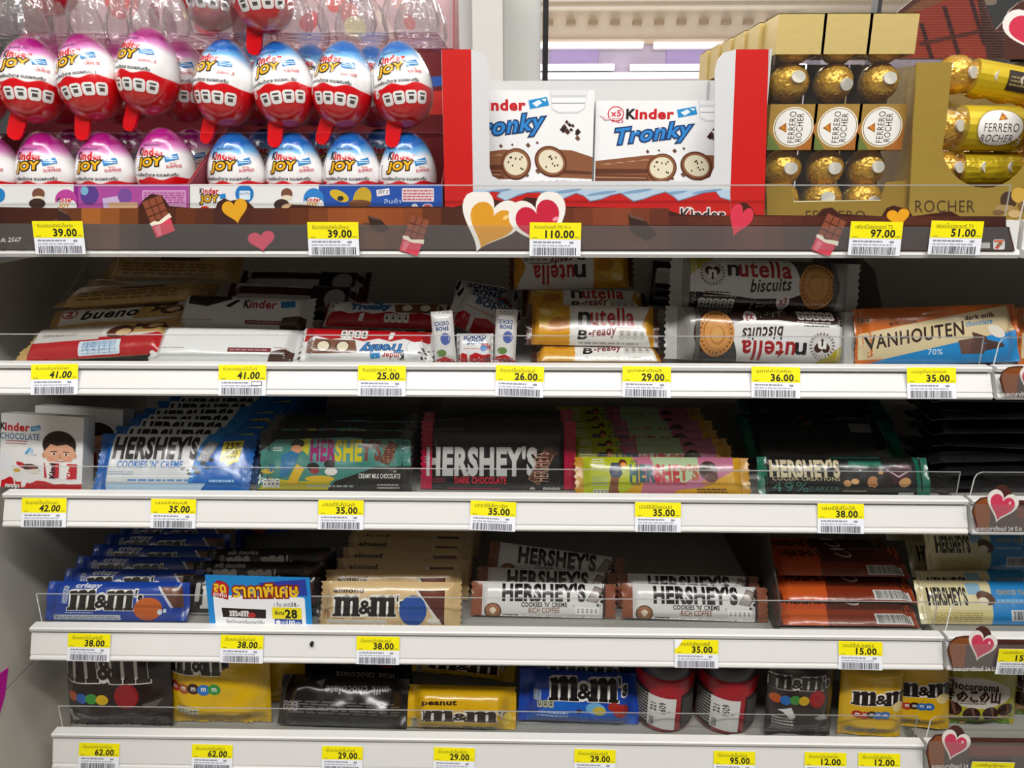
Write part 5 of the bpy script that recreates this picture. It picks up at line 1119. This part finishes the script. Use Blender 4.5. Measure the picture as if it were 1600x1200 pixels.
o = mb.build('offer_card'); o.location = (q.x, .0181, ZT[3]-.004); rot_lean(o, .5, 1.2); tag(o, 'blue and white special-offer card reading 28, standing on the fourth rail', 'offer card')
def almond():
    A = Art(730, 380, 1525, 655)
    A.r(770, 380, 1440, 655, 'd2b483'); A.t('almond', 810, 420, 980, 448, '3a2415', .05, .15); mm_logo(A, 815, 462, 1205, 590)
    A.p([(1275, 432), (1430, 430), (1430, 640), (1400, 628), (1340, 520)], '55281c'); A.p([(1300, 440), (1420, 438), (1420, 470), (1320, 480)], '6e382a'); A.p([(1262, 428), (1278, 428), (1415, 630), (1398, 634)], 'd9d4cc'); A.e(1256, 552, 76, 92, '1f4a9a'); 
    A.r(775, 608, 1110, 632, 'cfcac0'); dashes(A, 920, 598, 992, 608, 1, '7a6040', 4); dashes(A, 810, 598, 880, 608, 1, '7a6040', 5); A.e(772, 580, 20, 28, 'a87a4c'); A.e(1370, 612, 36, 18, 'e0d9cc')
    return A
xc, w, h = fit(500, 722, 911, .034, 28, D)
P = make_pack(w, h, .010, 'cdaf7e', refit(almond(), 500, 722, 911, 985, .034, D), 'c9aa78', crimp=.055, trans=.05, seed=33)
file_of(P, 10, xc, .034, D, 28, .0235, 'tan almond candy bar', 'tan almond bars in a leaning file', .003, 0, ['tan almond candy bar with full lettering at the front of its file'], .0014)
def coffee():
    A = Art(105, 300, 790, 530)
    A.r(175, 300, 725, 530, 'd5d3d1'); A.t("HERSHEY'S", 258, 312, 642, 400, '12100f', .05, 0, 6); A.t("COOKIES 'N' CREME", 345, 408, 558, 432, '1a1614', .03, 0, 4); A.t('RICH COFFEE', 380, 436, 522, 464, '8a5238', .015, 0, 4)
    A.p([(645, 395), (690, 312), (735, 330), (700, 405)], '7a706a'); A.p([(655, 392), (692, 322), (722, 334), (694, 398)], '948a84'); 
    for x, y in ((715, 370), (728, 350), (722, 395), (705, 415), (735, 380), (742, 422)): A.e(x, y, 10, 8, '2a201c')
    A.e(212, 458, 40, 44, '5a3a28'); A.e(212, 456, 33, 36, '9a6a48'); A.heart(212, 460, 30, 36, 'e2d2bc'); A.e(212, 444, 6, 8, 'e2d2bc'); A.p([(180, 500), (290, 490), (300, 505), (250, 515)], '7a5a40'); dashes(A, 262, 470, 330, 482, 1, '3a2a24', 3)
    A.r(598, 428, 706, 468, 'eceae8'); teeth(A, 600, 430, 704, 466, 5, 'e4e2e0', '8a8886'); A.r(725, 300, 740, 530, '3a2c26'); dashes(A, 560, 490, 700, 505, 1, 'a9a6a2', 5); A.r(585, 418, 592, 426, '8a8886')
    return A
xc, w, h = fit(735, 962, 912, .050, 32, D)
P = make_pack(w, h, .010, 'cfcdcb', refit(coffee(), 0, 0, 912, 989, .05, D), '8a4f38', crimp=.085, trans=.04, seed=34)
g = 'white and brown coffee cookie bars'
put_pack(P, 'chocolate_bar', 'white bar with brown ends, front of the left coffee three', BAR, g, (xc, .050, D), 32, 1, 0)
put_pack(P, 'chocolate_bar', 'white bar with brown ends, middle of the left coffee three', BAR, g, (xc+.004, .073, D+.003), 32, 2.5, 0)
put_pack(P, 'chocolate_bar', 'white bar with brown ends, rearmost and tilted of the left coffee three', BAR, g, (xc+.013, .103, D+.012), 30, 8, 0)
xc, w, h = fit(962, 1208, 910, .042, 32, D)
put_pack(P, 'chocolate_bar', 'white bar with brown ends, front of the right coffee two', BAR, g, (xc, .046, D), 32, 1.5, 0)
put_pack(P, 'chocolate_bar', 'white bar with brown ends, rear of the right coffee two', BAR, g, (xc-.002, .068, D), 32, 1, 0)
# orange and dark brown pile
def orange():
    A = Art(0, 0, 800, 300); A.r(0, 0, 800, 300, '4a1c10'); A.p([(40, 0), (330, 0), (290, 300), (40, 300)], 'b8481a'); A.r(40, 180, 800, 300, '7a2c14'); A.p([(40, 180), (300, 180), (290, 300), (40, 300)], 'c2521c'); A.r(560, 215, 770, 290, 'd4d2ce'); barcode(A, 572, 222, 760, 284, '22201f', 26, 5)
    A.t("HERSHEY'S", 90, 60, 360, 130, '3a1408', .05); A.e(460, 100, 50, 34, 'b9a9a0', 30); A.e(456, 92, 44, 26, '4a1c10', 30); A.e(440, 40, 40, 18, 'd0c8c2'); return A
ow = mpp(1330, 950, .06)*218
P = make_pack(ow, .042, .009, '5a2212', orange(), 'a8441a', crimp=.06, trans=.05, seed=35)
for k, (px, py, Y, ln, rl) in enumerate(((1322, 1003, .036, 74, 0), (1326, 986, .044, 76, .6), (1322, 964, .056, 74, .3), (1310, 929, .090, 72, 1), (1298, 898, .118, 74, .6), (1288, 880, .150, 76, .8))):
    q = at(px, py, Y); put_pack(P, 'chocolate_bar', '%s orange and dark brown bar counted up its pile from the rail' % ORD[k], BAR, 'orange and dark brown bars in a pile', (q.x, Y, max(q.z, D+.004)), ln, rl, 0, avoid='o')
# cream and blue sticks on the right
def cream():
    A = Art(0, 0, 760, 260); A.p([(0, 0), (470, 0), (440, 260), (0, 260)], 'd6cb9e'); A.p([(470, 0), (760, 0), (760, 260), (440, 260)], '1f7fc0'); A.p([(60, 180), (440, 180), (440, 260), (60, 260)], 'cfc08a'); A.t("HERSHEY'S", 60, 50, 300, 150, '181412', .05); A.rr(310, 20, 400, 90, 8, '8ab0c8'); A.e(420, 110, 60, 40, '5a3a28', 20); A.e(400, 130, 34, 24, 'e0d4b8'); A.t('CHOCO TUBES', 500, 60, 720, 88, 'b9982a', .02, .1); A.r(560, 180, 740, 240, 'd9dcde'); barcode(A, 570, 186, 730, 236, '22242a', 22); dashes(A, 80, 195, 380, 250, 5, 'a9985a', 4); dashes(A, 490, 110, 700, 140, 1, '7ab0d4'); return A
cw = mpp(1530, 930, .08)*180
P = make_pack(cw, .044, .012, 'd0c494', cream(), 'c4b888', crimp=.05, trans=.05, seed=36)
for k, (px, py, Y, ln, rl, yw) in enumerate(((1528, 1008, .045, 40, 0, 0), (1532, 982, .065, 44, -1, 0), (1540, 940, .085, 30, 4, 8), (1515, 908, .13, 46, -3, -6), (1480, 884, .145, 26, -5, -4))):
    q = at(px, py, Y); put_pack(P, 'chocolate_bar', ['cream and blue bar lowest of its pile, behind the heart sign', 'cream and blue bar with barcode, second from the bottom', 'cream and blue bar with bold black lettering, middle of its pile', 'cream and blue bar showing its plain edge, second from the top', 'cream and blue bar leaning topmost under the third rail'][k], BAR, 'cream and blue bars in a pile', (q.x, Y, max(q.z, D)), ln, rl, yw, avoid='b')

# ---- row 5
D = DECK[4]+.0006
def bag(P, name, label, group, x, Y, lean, roll=0, yaw=0, z=None): return put_pack(P, name, label, 'candy bag', group, (x, Y, D if z is None else z), lean, roll, yaw, avoid='bags', slide=(0, .002, 0))
def candies(A, x, y, w, cols, r=16, m=True):
    n = len(cols)
    for k, c in enumerate(cols):
        cx = x+w*k/(n-1) if n > 1 else x; A.e(cx, y+(k % 2)*4, r*1.15, r, c)
        if m: A.t('m', cx-r*.4, y-r*.3, cx+r*.4, y+r*.35, 'e4e2de', .02)
def brownbag():
    A = Art(330, -100, 860, 480); A.r(330, -100, 860, 480, '231614'); mm_logo(A, 340, 20, 780, 210, '2b1a17', 'dcd9d5', False)
    candies(A, 378, 300, 165, ['b5501c', '2a5ea8', '3a8a38', 'c9a21c'], 28, False); A.e(665, 282, 62, 70, '8a161c')
    A.p([(335, 390), (365, 385), (385, 460), (350, 465)], 'a9a6a2'); teeth(A, 392, 405, 520, 455, 4, 'a9a6a2', '4a4644'); A.r(390, 398, 480, 404, '8a8884'); A.t('CHOCOLATE CANDIES', 350, -60, 700, -20, 'c9c4c0'); A.p([(740, 330), (830, 310), (800, 350), (750, 352)], '5a504c')
    return A
xc, w, h = fit(98, 262, 970, .027, 10, D)
P = make_pack(w, h, .030, '231614', refit(brownbag(), 98, 262, 970, 1143, .027, D), crimp=.05, trans=.12, seed=41, vert=True, wr=.0012, p=4)
bag(P, 'candy_bag', 'large dark brown candy bag at the left end of the lowest shelf', 'large candy bags', xc, .033, 10)
def yellowbag(two=False):
    A = Art(860, -80, 1390, 490); A.r(860, -80, 1390, 490, 'd6ab0c'); mm_logo(A, 858, 20, 1210, 190, '1b1210', 'e9e5df', False)
    candies(A, 895, 268, 225, ['b02a1c', 'a8501c', '3a1c14', '2a6cb8', '2f8a3a'], 30); A.e(1205, 190, 48, 46, 'd9b21c'); A.e(1215, 255, 40, 40, 'd5d0c8') if False else None
    A.rr(905, 375, 1035, 420, 8, 'c9c09a'); teeth(A, 908, 380, 1030, 418, 5, 'b9b4a0', '6a6450'); A.r(905, 365, 990, 372, '8a7a3a'); A.r(860, 450, 1390, 456, 'b08c0a'); A.t('PEANUT', 880, -50, 1080, -10, '3a2210', .04)
    return A
xc, w, h = fit(258, 415, 976, .027, 10, D)
P2 = make_pack(w, h, .030, 'd0a50c', refit(yellowbag(), 258, 415, 976, 1147, .027, D), crimp=.05, trans=.12, seed=42, vert=True, wr=.0012)
bag(P2, 'candy_bag', 'large yellow peanut candy bag beside the dark brown one', 'large candy bags', xc, .033, 10)
bag(P2, 'candy_bag', 'large yellow candy bag half hidden behind the front yellow one', 'large candy bags', xc+.028, .072, 10, 0, 0)
def milkbag():
    A = Art(40, 60, 700, 530); A.r(40, 60, 700, 530, '1d1716'); mm_logo(A, 170, 100, 640, 250, '1d1716', 'b4b1ae', False); candies(A, 275, 262, 190, ['9c2a20', '2a5ea0', '2f7a34', 'b5901c'], 26, False); A.e(560, 250, 62, 56, '7a161a')
    A.t('milk chocolate', 300, 345, 610, 392, 'a9a6a2', .02, 0, 0, 180); A.rr(115, 140, 160, 250, 10, '6a6664'); A.e(140, 275, 36, 18, '4a4644'); dashes(A, 60, 430, 660, 470, 3, '4a4442', 5); teeth(A, 50, 425, 120, 470, 3, '8a8684', '3a3634')
    return A
xc, w, h = fit(447, 640, 1030, .07, 18, D)
P = make_pack(w, .075, .026, '1d1716', milkbag(), crimp=.05, trans=.10, seed=43, vert=False, wr=.0012)
bag(P, 'candy_bag', 'dark milk-chocolate candy bag standing behind, red and blue candies showing', 'dark brown candy bags', xc, .085, 14, 2)
MB2 = Art(0, 0, 660, 300); MB2.r(0, 0, 660, 300, '1d1716'); MB2.t('milk chocolate', 240, 60, 560, 110, 'b4b1ae', .02, 0, 12, 180); dashes(MB2, 60, 150, 620, 230, 5, '5a5452', 5); teeth(MB2, 20, 160, 110, 215, 3, '8a8684', '3a3634'); MB2.p([(180, 40), (230, 20), (220, 70)], '8a8684')
P = make_pack(w, .05, .024, '1f1918', MB2, crimp=.05, trans=.10, seed=44, wr=.0016)
bag(P, 'candy_bag', 'dark candy bag lying upside down at the front, lettering inverted', 'dark brown candy bags', xc+.002, .034, 36, 2)
def peanut():
    A = Art(690, 209, 1270, 530); A.r(690, 250, 1270, 530, 'd0a30c'); A.t('peanut', 775, 288, 955, 322, '2a160e', .045, 0, 4); mm_logo(A, 775, 340, 1225, 410, '2a160e', 'e4dfd8'); A.p([(750, 470), (900, 420), (1100, 425), (1240, 450), (1230, 510), (760, 520)], 'd9bc2a')
    candies(A, 890, 472, 240, ['8a2420', 'a03a24', '4a1c14', '2a62a8', '3a8a38'], 30); A.rr(712, 405, 752, 490, 5, 'b9b09a'); barcode(A, 716, 412, 748, 480, '3a342a', 8); A.e(1222, 400, 26, 40, 'dcc04a')
    return A
xc, w, h = fit(640, 806, 1060, .05, 24, D)
P = make_pack(w, h, .028, 'cfa20c', refit(peanut(), 640, 806, 1060, 1152, .05, D), crimp=.06, trans=.12, seed=45, wr=.0014)
bag(P, 'candy_bag', 'yellow peanut candy bag with small lettering, front of the two in the middle', 'yellow peanut candy bags', xc, .036, 24, 1)
bag(P, 'candy_bag', 'yellow candy bag tilted behind the front middle one', 'yellow peanut candy bags', xc-.002, .088, 20, 7, 0, D+.026)
def bluebag():
    A = Art(50, 167, 720, 550); A.r(50, 150, 720, 550, '183f9e'); mm_logo(A, 215, 190, 640, 325, '15110f', 'e4e1dc'); A.p([(90, 440), (240, 330), (420, 335), (640, 390), (700, 440), (690, 540), (60, 540)], '1d5cb8')
    A.e(470, 368, 55, 36, '6aa4cc', 10); A.e(490, 380, 36, 26, 'b9a83a'); A.e(570, 350, 34, 26, '9c2a1c'); A.e(610, 375, 44, 40, '9c221c'); A.e(380, 385, 16, 14, '241a18'); A.rr(130, 265, 170, 330, 8, '8a9ab0'); teeth(A, 148, 325, 240, 370, 3, 'a9a88a', '4a4a44'); dashes(A, 150, 390, 320, 430, 2, 'a9c4e4', 3); A.e(330, 500, 240, 22, 'aebccc'); A.e(330, 510, 240, 18, '1d56ac')
    return A
xc, w, h = fit(810, 997, 1046, .05, 20, D)
P = make_pack(w, h, .028, '173c98', refit(bluebag(), 810, 997, 1046, 1158, .05, D), crimp=.05, trans=.12, seed=46, wr=.0014)
bag(P, 'candy_bag', 'blue crispy candy bag beside the red jars, front of two', 'blue crispy candy bags', xc, .046, 20, 2)
bag(P, 'candy_bag', 'blue crispy candy bag behind, only its upper edge showing', 'blue crispy candy bags', xc+.001, .082, 16, 0)
# red jars
def jar(px0, px1, Y, label, lid_tag):
    xc, w, h = fit(px0, px1, 1020, Y+.0, 0, D); R_ = w/2
    Yc = Y+R_; r = empty('chocolate_jar', label, 'jar', 'red jars with black lids', (xc, Yc, D)); H = .066
    mb = MB(); mb.lathe([(R_*.90, .0002), (R_*.96, .002), (R_, .007), (R_, H-.004), (R_*.97, H), (R_*.9, H+.001)], mat('9c0f20', 'plastic'), 48); mb.add([(R_*.9*math.cos(2*math.pi*k/48), R_*.9*math.sin(2*math.pi*k/48), .0002) for k in range(48)], [tuple(range(47, -1, -1))], mat('9c0f20', 'plastic')); mb.build('body', r)
    A = Art(0, 0, 360, 260, 'card'); A.wh = (R_*3, .05)
    A.p([(0, 0), (100, 30), (100, 260), (0, 235)], '2a2422'); A.p([(230, 40), (330, 10), (330, 240), (230, 255)], '2a2422'); dashes(A, 8, 40, 92, 230, 10, 'a9a6a2', 3); dashes(A, 240, 60, 320, 225, 10, '6a6664', 4)
    A.p([(92, 40), (208, 55), (205, 255), (92, 238)], 'd9d7d4'); A.t('221', 104, 90, 128, 140, '2a2a2a', .02, 0, 0, 90); A.t('1609', 140, 80, 166, 150, '2a2a2a', .02, 0, 0, 90); A.t('B', 172, 130, 186, 145, '4a4a4a', 0, 0, 0, 90); barcode(A, 100, 180, 120, 235, '4a4a4a', 8)
    def S(u, v, o=0):
        a = (u-.5)*3.0; return Vector(((R_+o+.0001)*math.sin(a), -(R_+o+.0001)*math.cos(a), .004+v*.05))
    mb = MB(); A.lay(mb, S, .003); mb.build('label', r)
    mb = MB(); mb.lathe([(R_*.93, H-.002), (R_*1.0, H+.0015), (R_*1.0, H+.016), (R_*.96, H+.0185), (0.0001, H+.0185)], mat('171214', 'plastic'), 48); mb.build('lid', r)
    return r
jar(1000, 1094, .032, 'red jar with black lid beside the blue candy bag', 0); jar(1099, 1196, .030, 'red jar with black lid beside the small dark candy bag', 1)
q = at(1152, 1152, .0235); mb = MB(); mb.prism([(-.0095, 0), (.0095, 0), (.0095, .007), (.006, .0078), (-.007, .0068), (-.0095, .0058)], 'y', 0, .0006, mat('d5d3cf', 'paper')); o = mb.build('paper_slip'); o.location = (q.x, .0238, D); rot_lean(o, 8); tag(o, 'torn white paper slip standing before the right red jar', 'paper slip')
def smallbrown():
    A = Art(80, 57, 450, 620); A.r(80, 130, 450, 620, '2a201d'); mm_logo(A, 80, 180, 405, 262, '2a201d', 'd0cdc9'); candies(A, 120, 318, 150, ['a84a1c', '2a5ea0', '3a7a34', 'b5941c'], 26, False); A.e(342, 310, 44, 50, '8a161c'); dashes(A, 108, 420, 220, 540, 7, 'a9a6a2', 4); A.p([(130, 380), (200, 360), (230, 420), (200, 430), (160, 390)], 'c9c9c9'); A.p([(330, 420), (390, 400), (420, 440), (350, 430)], '9a9a9a'); A.r(100, 545, 450, 600, '3a302c')
    return A
xc, w, h = fit(1198, 1302, 1015, .030, 8, D)
P = make_pack(w, h, .022, '2a201d', refit(smallbrown(), 1198, 1302, 1015, 1163, .040, D), crimp=.05, trans=.12, seed=47, vert=True, wr=.0012)
bag(P, 'candy_bag', 'small dark brown candy bag right of the red jars', 'small candy bags', xc, .034, 8, 1)
def smallyellow():
    A = Art(470, 38, 820, 620); A.r(470, 150, 820, 620, 'd0a410'); mm_logo(A, 520, 225, 860, 315, '1b1210', 'e4dfd8'); candies(A, 550, 372, 150, ['9c2a20', 'a8301c', '3a1c14', '2a62a8', '2a62a8'], 24); A.e(775, 325, 38, 30, 'd9c48a'); A.rr(510, 460, 610, 515, 8, 'b9b08a'); teeth(A, 514, 468, 606, 512, 4, 'a9a48c', '6a6450'); A.rr(628, 455, 662, 520, 5, 'b9b08a'); barcode(A, 632, 460, 658, 514, '4a4434', 8); A.r(480, 545, 810, 549, '9a7a0a'); A.r(480, 585, 800, 588, '9a7a0a'); return A
xc, w, h = fit(1306, 1398, 1010, .046, 10, D)
P = make_pack(w*1.06, h, .022, 'cba00e', refit(smallyellow(), 1306, 1398, 1010, 1163, .046, D), crimp=.05, trans=.12, seed=48, vert=True, wr=.0014)
bag(P, 'candy_bag', 'small yellow peanut candy bag, left of the small yellow two', 'small candy bags', xc, .034, 10, 1)
xc, w, h = fit(1388, 1476, 1010, .046, 10, D)
bag(P, 'candy_bag', 'small yellow peanut candy bag crinkled beside the mushroom snack bag', 'small candy bags', xc, .046, 10, -4, -10)
# mushroom-biscuit bag
def choco():
    A = Art(1095, 38, 1560, 720); A.r(1095, 150, 1560, 720, 'a8a020'); A.e(1290, 290, 190, 100, 'd0c9c0'); A.e(1240, 250, 170, 70, 'd0c9c0'); A.t('Chocorooms', 1098, 208, 1400, 258, '2a1a14', .05, 0, -14); A.t('きのこの山', 1100, 258, 1415, 345, '3a1a12', .05, 0, -10); dashes(A, 1160, 335, 1330, 365, 2, '7a6a60', 4)
    A.p([(1130, 480), (1330, 500), (1530, 450), (1540, 700), (1095, 720)], '3a7a2a')
    for x, y in ((1140, 400), (1250, 430), (1365, 425), (1460, 400)): A.e(x-6, y+70, 26, 46, 'c99a5a', 12); A.e(x, y, 52, 46, '2e1710'); A.p([(x-6, y-44), (x+10, y-44), (x+26, y+30), (x+14, y+34)], '6a4434')
    A.p([(1260, 520), (1400, 510), (1410, 560), (1270, 575)], '4f9a3a'); A.e(1390, 500, 34, 12, 'a9c8d8'); return A
xc, w, h = fit(1470, 1588, 1010, .055, 8, D)
P = make_pack(w, h, .026, 'a8a020', refit(choco(), 1470, 1588, 1010, 1189, .055, D), crimp=.05, trans=.12, seed=49, vert=True, wr=.0012)
bag(P, 'candy_bag', 'green and yellow mushroom-shaped biscuit bag at the right end', 'snack bags on the right bay', xc, .055, 8, 0)
bag(P, 'candy_bag', 'olive snack bag cut off by the right photo edge', 'snack bags on the right bay', xc+w+.004, .07, 8, 0)

# ------------------------------------------------------------------ heart signs and tags on the right bay
def sleeve(i, x0, yt, yb, hx, hy, hw, label, txt, tx, ty):
    Yq = -.0024
    q = onY(x0, yb, Yq); r = empty('heart_sign', label, 'heart sign', 'brown heart signs on the right bay rails', (q.x, Yq, ZB[i]+.004))
    pts = [(x0+8, yb)]+[(x0, yb-(yb-yt)*.55), (x0+4, yb-(yb-yt)*.8), (x0+14, yt+2), (x0+28, yt), (hx-hw*.28, yt)]+[(hx+hw*.05+hw*.32*math.cos(math.radians(a)), hy-hw*.30+hw*.40*math.sin(math.radians(a))) for a in range(190, 351, 20)]+[(hx+hw*.45, yt+6), (1690, yt+8), (1690, yb+3)]
    mb = MB(); slab(mb, pts, Yq, .0008, mat('4a241a', 'card')); A = Art(x0-10, yt-60, 1690, yb+10, 'card'); A.wh = (.15, .08)
    A.p([(x0+10, yb-1), (x0+2, yb-(yb-yt)*.55), (x0+6, yb-(yb-yt)*.8), (x0+16, yt+3), (x0+34, yt+2), (x0+46, yb-2)], '8a4a20'); A.p([(x0+30, yt+14), (1690, yt+20), (1690, yb+2), (x0+26, yb-1)], '54423e'); A.r(hx+hw*.5, yt+18, 1690, yt+34, '7a4238')
    A.heart(hx, hy, hw, hw*1.02, 'efe9e4', 18); A.heart(hx, hy+1, hw*.78, hw*.80, 'd23a5a', 18); A.e(hx+hw*.28, hy-hw*.14, 1.6, 2.6, 'f2d0d6')
    if txt: A.t(txt, tx, ty, tx+72, ty+7.5, 'eeeae6', .02)
    A.lay(mb, plane_S(A.f, Yq), .012); under(mb.build('printed_sleeve'), r)
    mb = MB(); slab(mb, [(x0+3, yt+12), (1690, yt+16), (1690, yb+1), (x0+9, yb-1)], Yq-.0014, .0005, clear('rail_cover')); under(mb.build('clear_cover'), r)
sleeve(1, 1562, 572, 618, 1611, 596, 42, 'brown heart sign on the second shelf rail, cut by the right edge', 'ระยะเวลาตั้งแต่ 24 มิ.ย.', 1566, 612)
sleeve(2, 1519, 776, 828, 1564, 793, 50, 'brown heart sign with pink heart on the middle shelf rail', 'ระยะเวลาตั้งแต่ 24 มิ.ย.', 1526, 822)
sleeve(3, 1480, 994, 1044, 1533, 1011, 46, 'brown heart sign on the fourth shelf rail, left of a 15.00 tag', 'ระยะเวลาตั้งแต่ 24 มิ.ย.', 1490, 1041)
sleeve(4, 1447, 1147, 1212, 1491, 1166, 46, 'brown heart sign with red heart on the lowest shelf rail', 'ระยะเวลาตั้งแต่ 24 มิ.ย.', 1456, 1193)

T1, T2, T3, T4, T5 = 0, 1, 2, 3, 4
for a in ((95, 397, T1, '39.00', 'คินเดอร์จอยสำหรับเด็กหญิง', 'price tag reading 39.00 under the pink-topped eggs', 0, 0), (522, 399, T1, '39.00', 'คินเดอร์จอยสำหรับเด็กชาย', 'price tag reading 39.00 under the blue-topped eggs', 0, 0), (867, 400, T1, '110.00', 'คินเดอร์ทรองกี้ (T5) 90 ก.', 'price tag reading 110.00 covering part of the red heart', .5, 0), (1365, 399, T1, '97.00', 'เฟอเรโรรอชเชอร์ T5', 'price tag reading 97.00 under the praline stick boxes', 1, 0), (1490, 398, T1, '51.00', 'เฟอเรโรรอชเชอร์ T3', 'price tag reading 51.00 at the right end of the top rail', 1, 0),
    (85, 619, T2, '41.00', 'คินเดอร์บูเอโน่มิลค์', 'price tag reading 41.00 under the tan wafer bars', -1, .2), (378, 619, T2, '41.00', 'คินเดอร์บูเอโน่ไวท์', 'price tag reading 41.00 with a small boxed mark under the white wafer bars', 0, .15), (596, 620, T2, '25.00', 'คินเดอร์ทรองกี้ 18 ก.', 'price tag reading 25.00 under the wafer sticks', .5, .05), (811, 614, T2, '26.00', 'คินเดอร์ช็อกโกบอนส์', 'price tag reading 26.00 set a little high on the second rail', 2, 0), (1010, 620, T2, '29.00', 'นูเทลล่าบีเรดี้', 'price tag reading 29.00 under the yellow hazelnut packs', 1, 0), (1212, 622, T2, '36.00', 'นูเทลล่าบิสกิต', 'price tag reading 36.00 under the biscuit packs', 1, 0), (1456, 624, T2, '35.00', 'แวนฮูเต็นดาร์กมิลค์', 'price tag reading 35.00 under the orange and cream bar', 0, 0),
    (68, 826, T3, '42.00', 'คินเดอร์ช็อกโกแลต', 'price tag reading 42.00 under the boy-picture cartons', 0, .2), (270, 827, T3, '35.00', 'เฮอร์ชีส์คุกกี้', 'price tag reading 35.00 under the blue and silver bars', .5, .15), (532, 829, T3, '35.00', 'เฮอร์ชีส์มิลค์', 'price tag reading 35.00 under the black and teal bars', .5, 0), (769, 827, T3, '35.00', 'เฮอร์ชีส์ดาร์ก', 'price tag reading 35.00 under the crimson-ended black bars', 2.5, 0), (1028, 830, T3, '35.00', 'เฮอร์ชีส์อัลมอนด์', 'price tag reading 35.00 under the yellow, green and pink bars', .5, 0), (1314, 833, T3, '38.00', 'เฮอร์ชีส์โกโก้', 'price tag reading 38.00 under the black and green bars', .5, 0),
    (138, 1035, T4, '38.00', 'เอ็มแอนด์เอ็มคริสปี้', 'price tag reading 38.00 under the blue crispy bars', 1, .1), (377, 1037, T4, '38.00', 'เอ็มแอนด์เอ็มมิลค์', 'price tag reading 38.00 under the special-offer card', 1, .1), (590, 1040, T4, '38.00', 'เอ็มแอนด์เอ็มอัลมอนด์', 'price tag reading 38.00 under the tan almond bars', .5, 0), (1088, 1046, T4, '35.00', 'เฮอร์ชีส์คอฟฟี่', 'price tag reading 35.00 with a torn corner under the coffee bars', .5, 0), (1344, 1050, T4, '15.00', 'เฮอร์ชีส์เวเฟอร์', 'price tag reading 15.00 under the orange bar pile', 1, 0), (1590, 1051, T4, '15.00', 'เฮอร์ชีส์ช็อกโกทูบส์', 'price tag reading 15.00 right of a heart sign, cut by the edge', .5, 0),
    (153, 1200, T5, '62.00', 'เอ็มแอนด์เอ็มมิลค์ใหญ่', 'price tag reading 62.00 under the large dark brown bag', 1, .1), (330, 1202, T5, '62.00', 'เอ็มแอนด์เอ็มพีนัท', 'price tag reading 62.00 under the large yellow bag', 1, .1), (534, 1208, T5, '29.00', 'เอ็มแอนด์เอ็มมิลค์', 'price tag reading 29.00 under the dark milk-chocolate bags', 1, 0), (709, 1211, T5, '29.00', 'เอ็มแอนด์เอ็มพีนัท', 'price tag reading 29.00 under the middle yellow bags', 1, 0), (929, 1214, T5, '29.00', 'เอ็มแอนด์เอ็มคริสปี้', 'price tag reading 29.00 under the blue candy bag', 1, 0), (1147, 1218, T5, '95.00', 'เอ็มแอนด์เอ็มมินิส', 'price tag reading 95.00 under the red jars', 1, 0), (1289, 1223, T5, '12.00', 'เอ็มแอนด์เอ็มมิลค์เล็ก', 'price tag reading 12.00 left of two near the bottom edge', 1, 0), (1373, 1224, T5, '12.00', 'เอ็มแอนด์เอ็มพีนัทเล็ก', 'price tag reading 12.00 right of two near the bottom edge', 1, 0), (1548, 1216, T5, '25.00', 'เมจิช็อกโกรูม', 'price tag reading 25.00 right of the lowest heart sign', 1, 0)):
    price_tag(*a[:8], torn='torn' in a[5], boxed='boxed' in a[5])
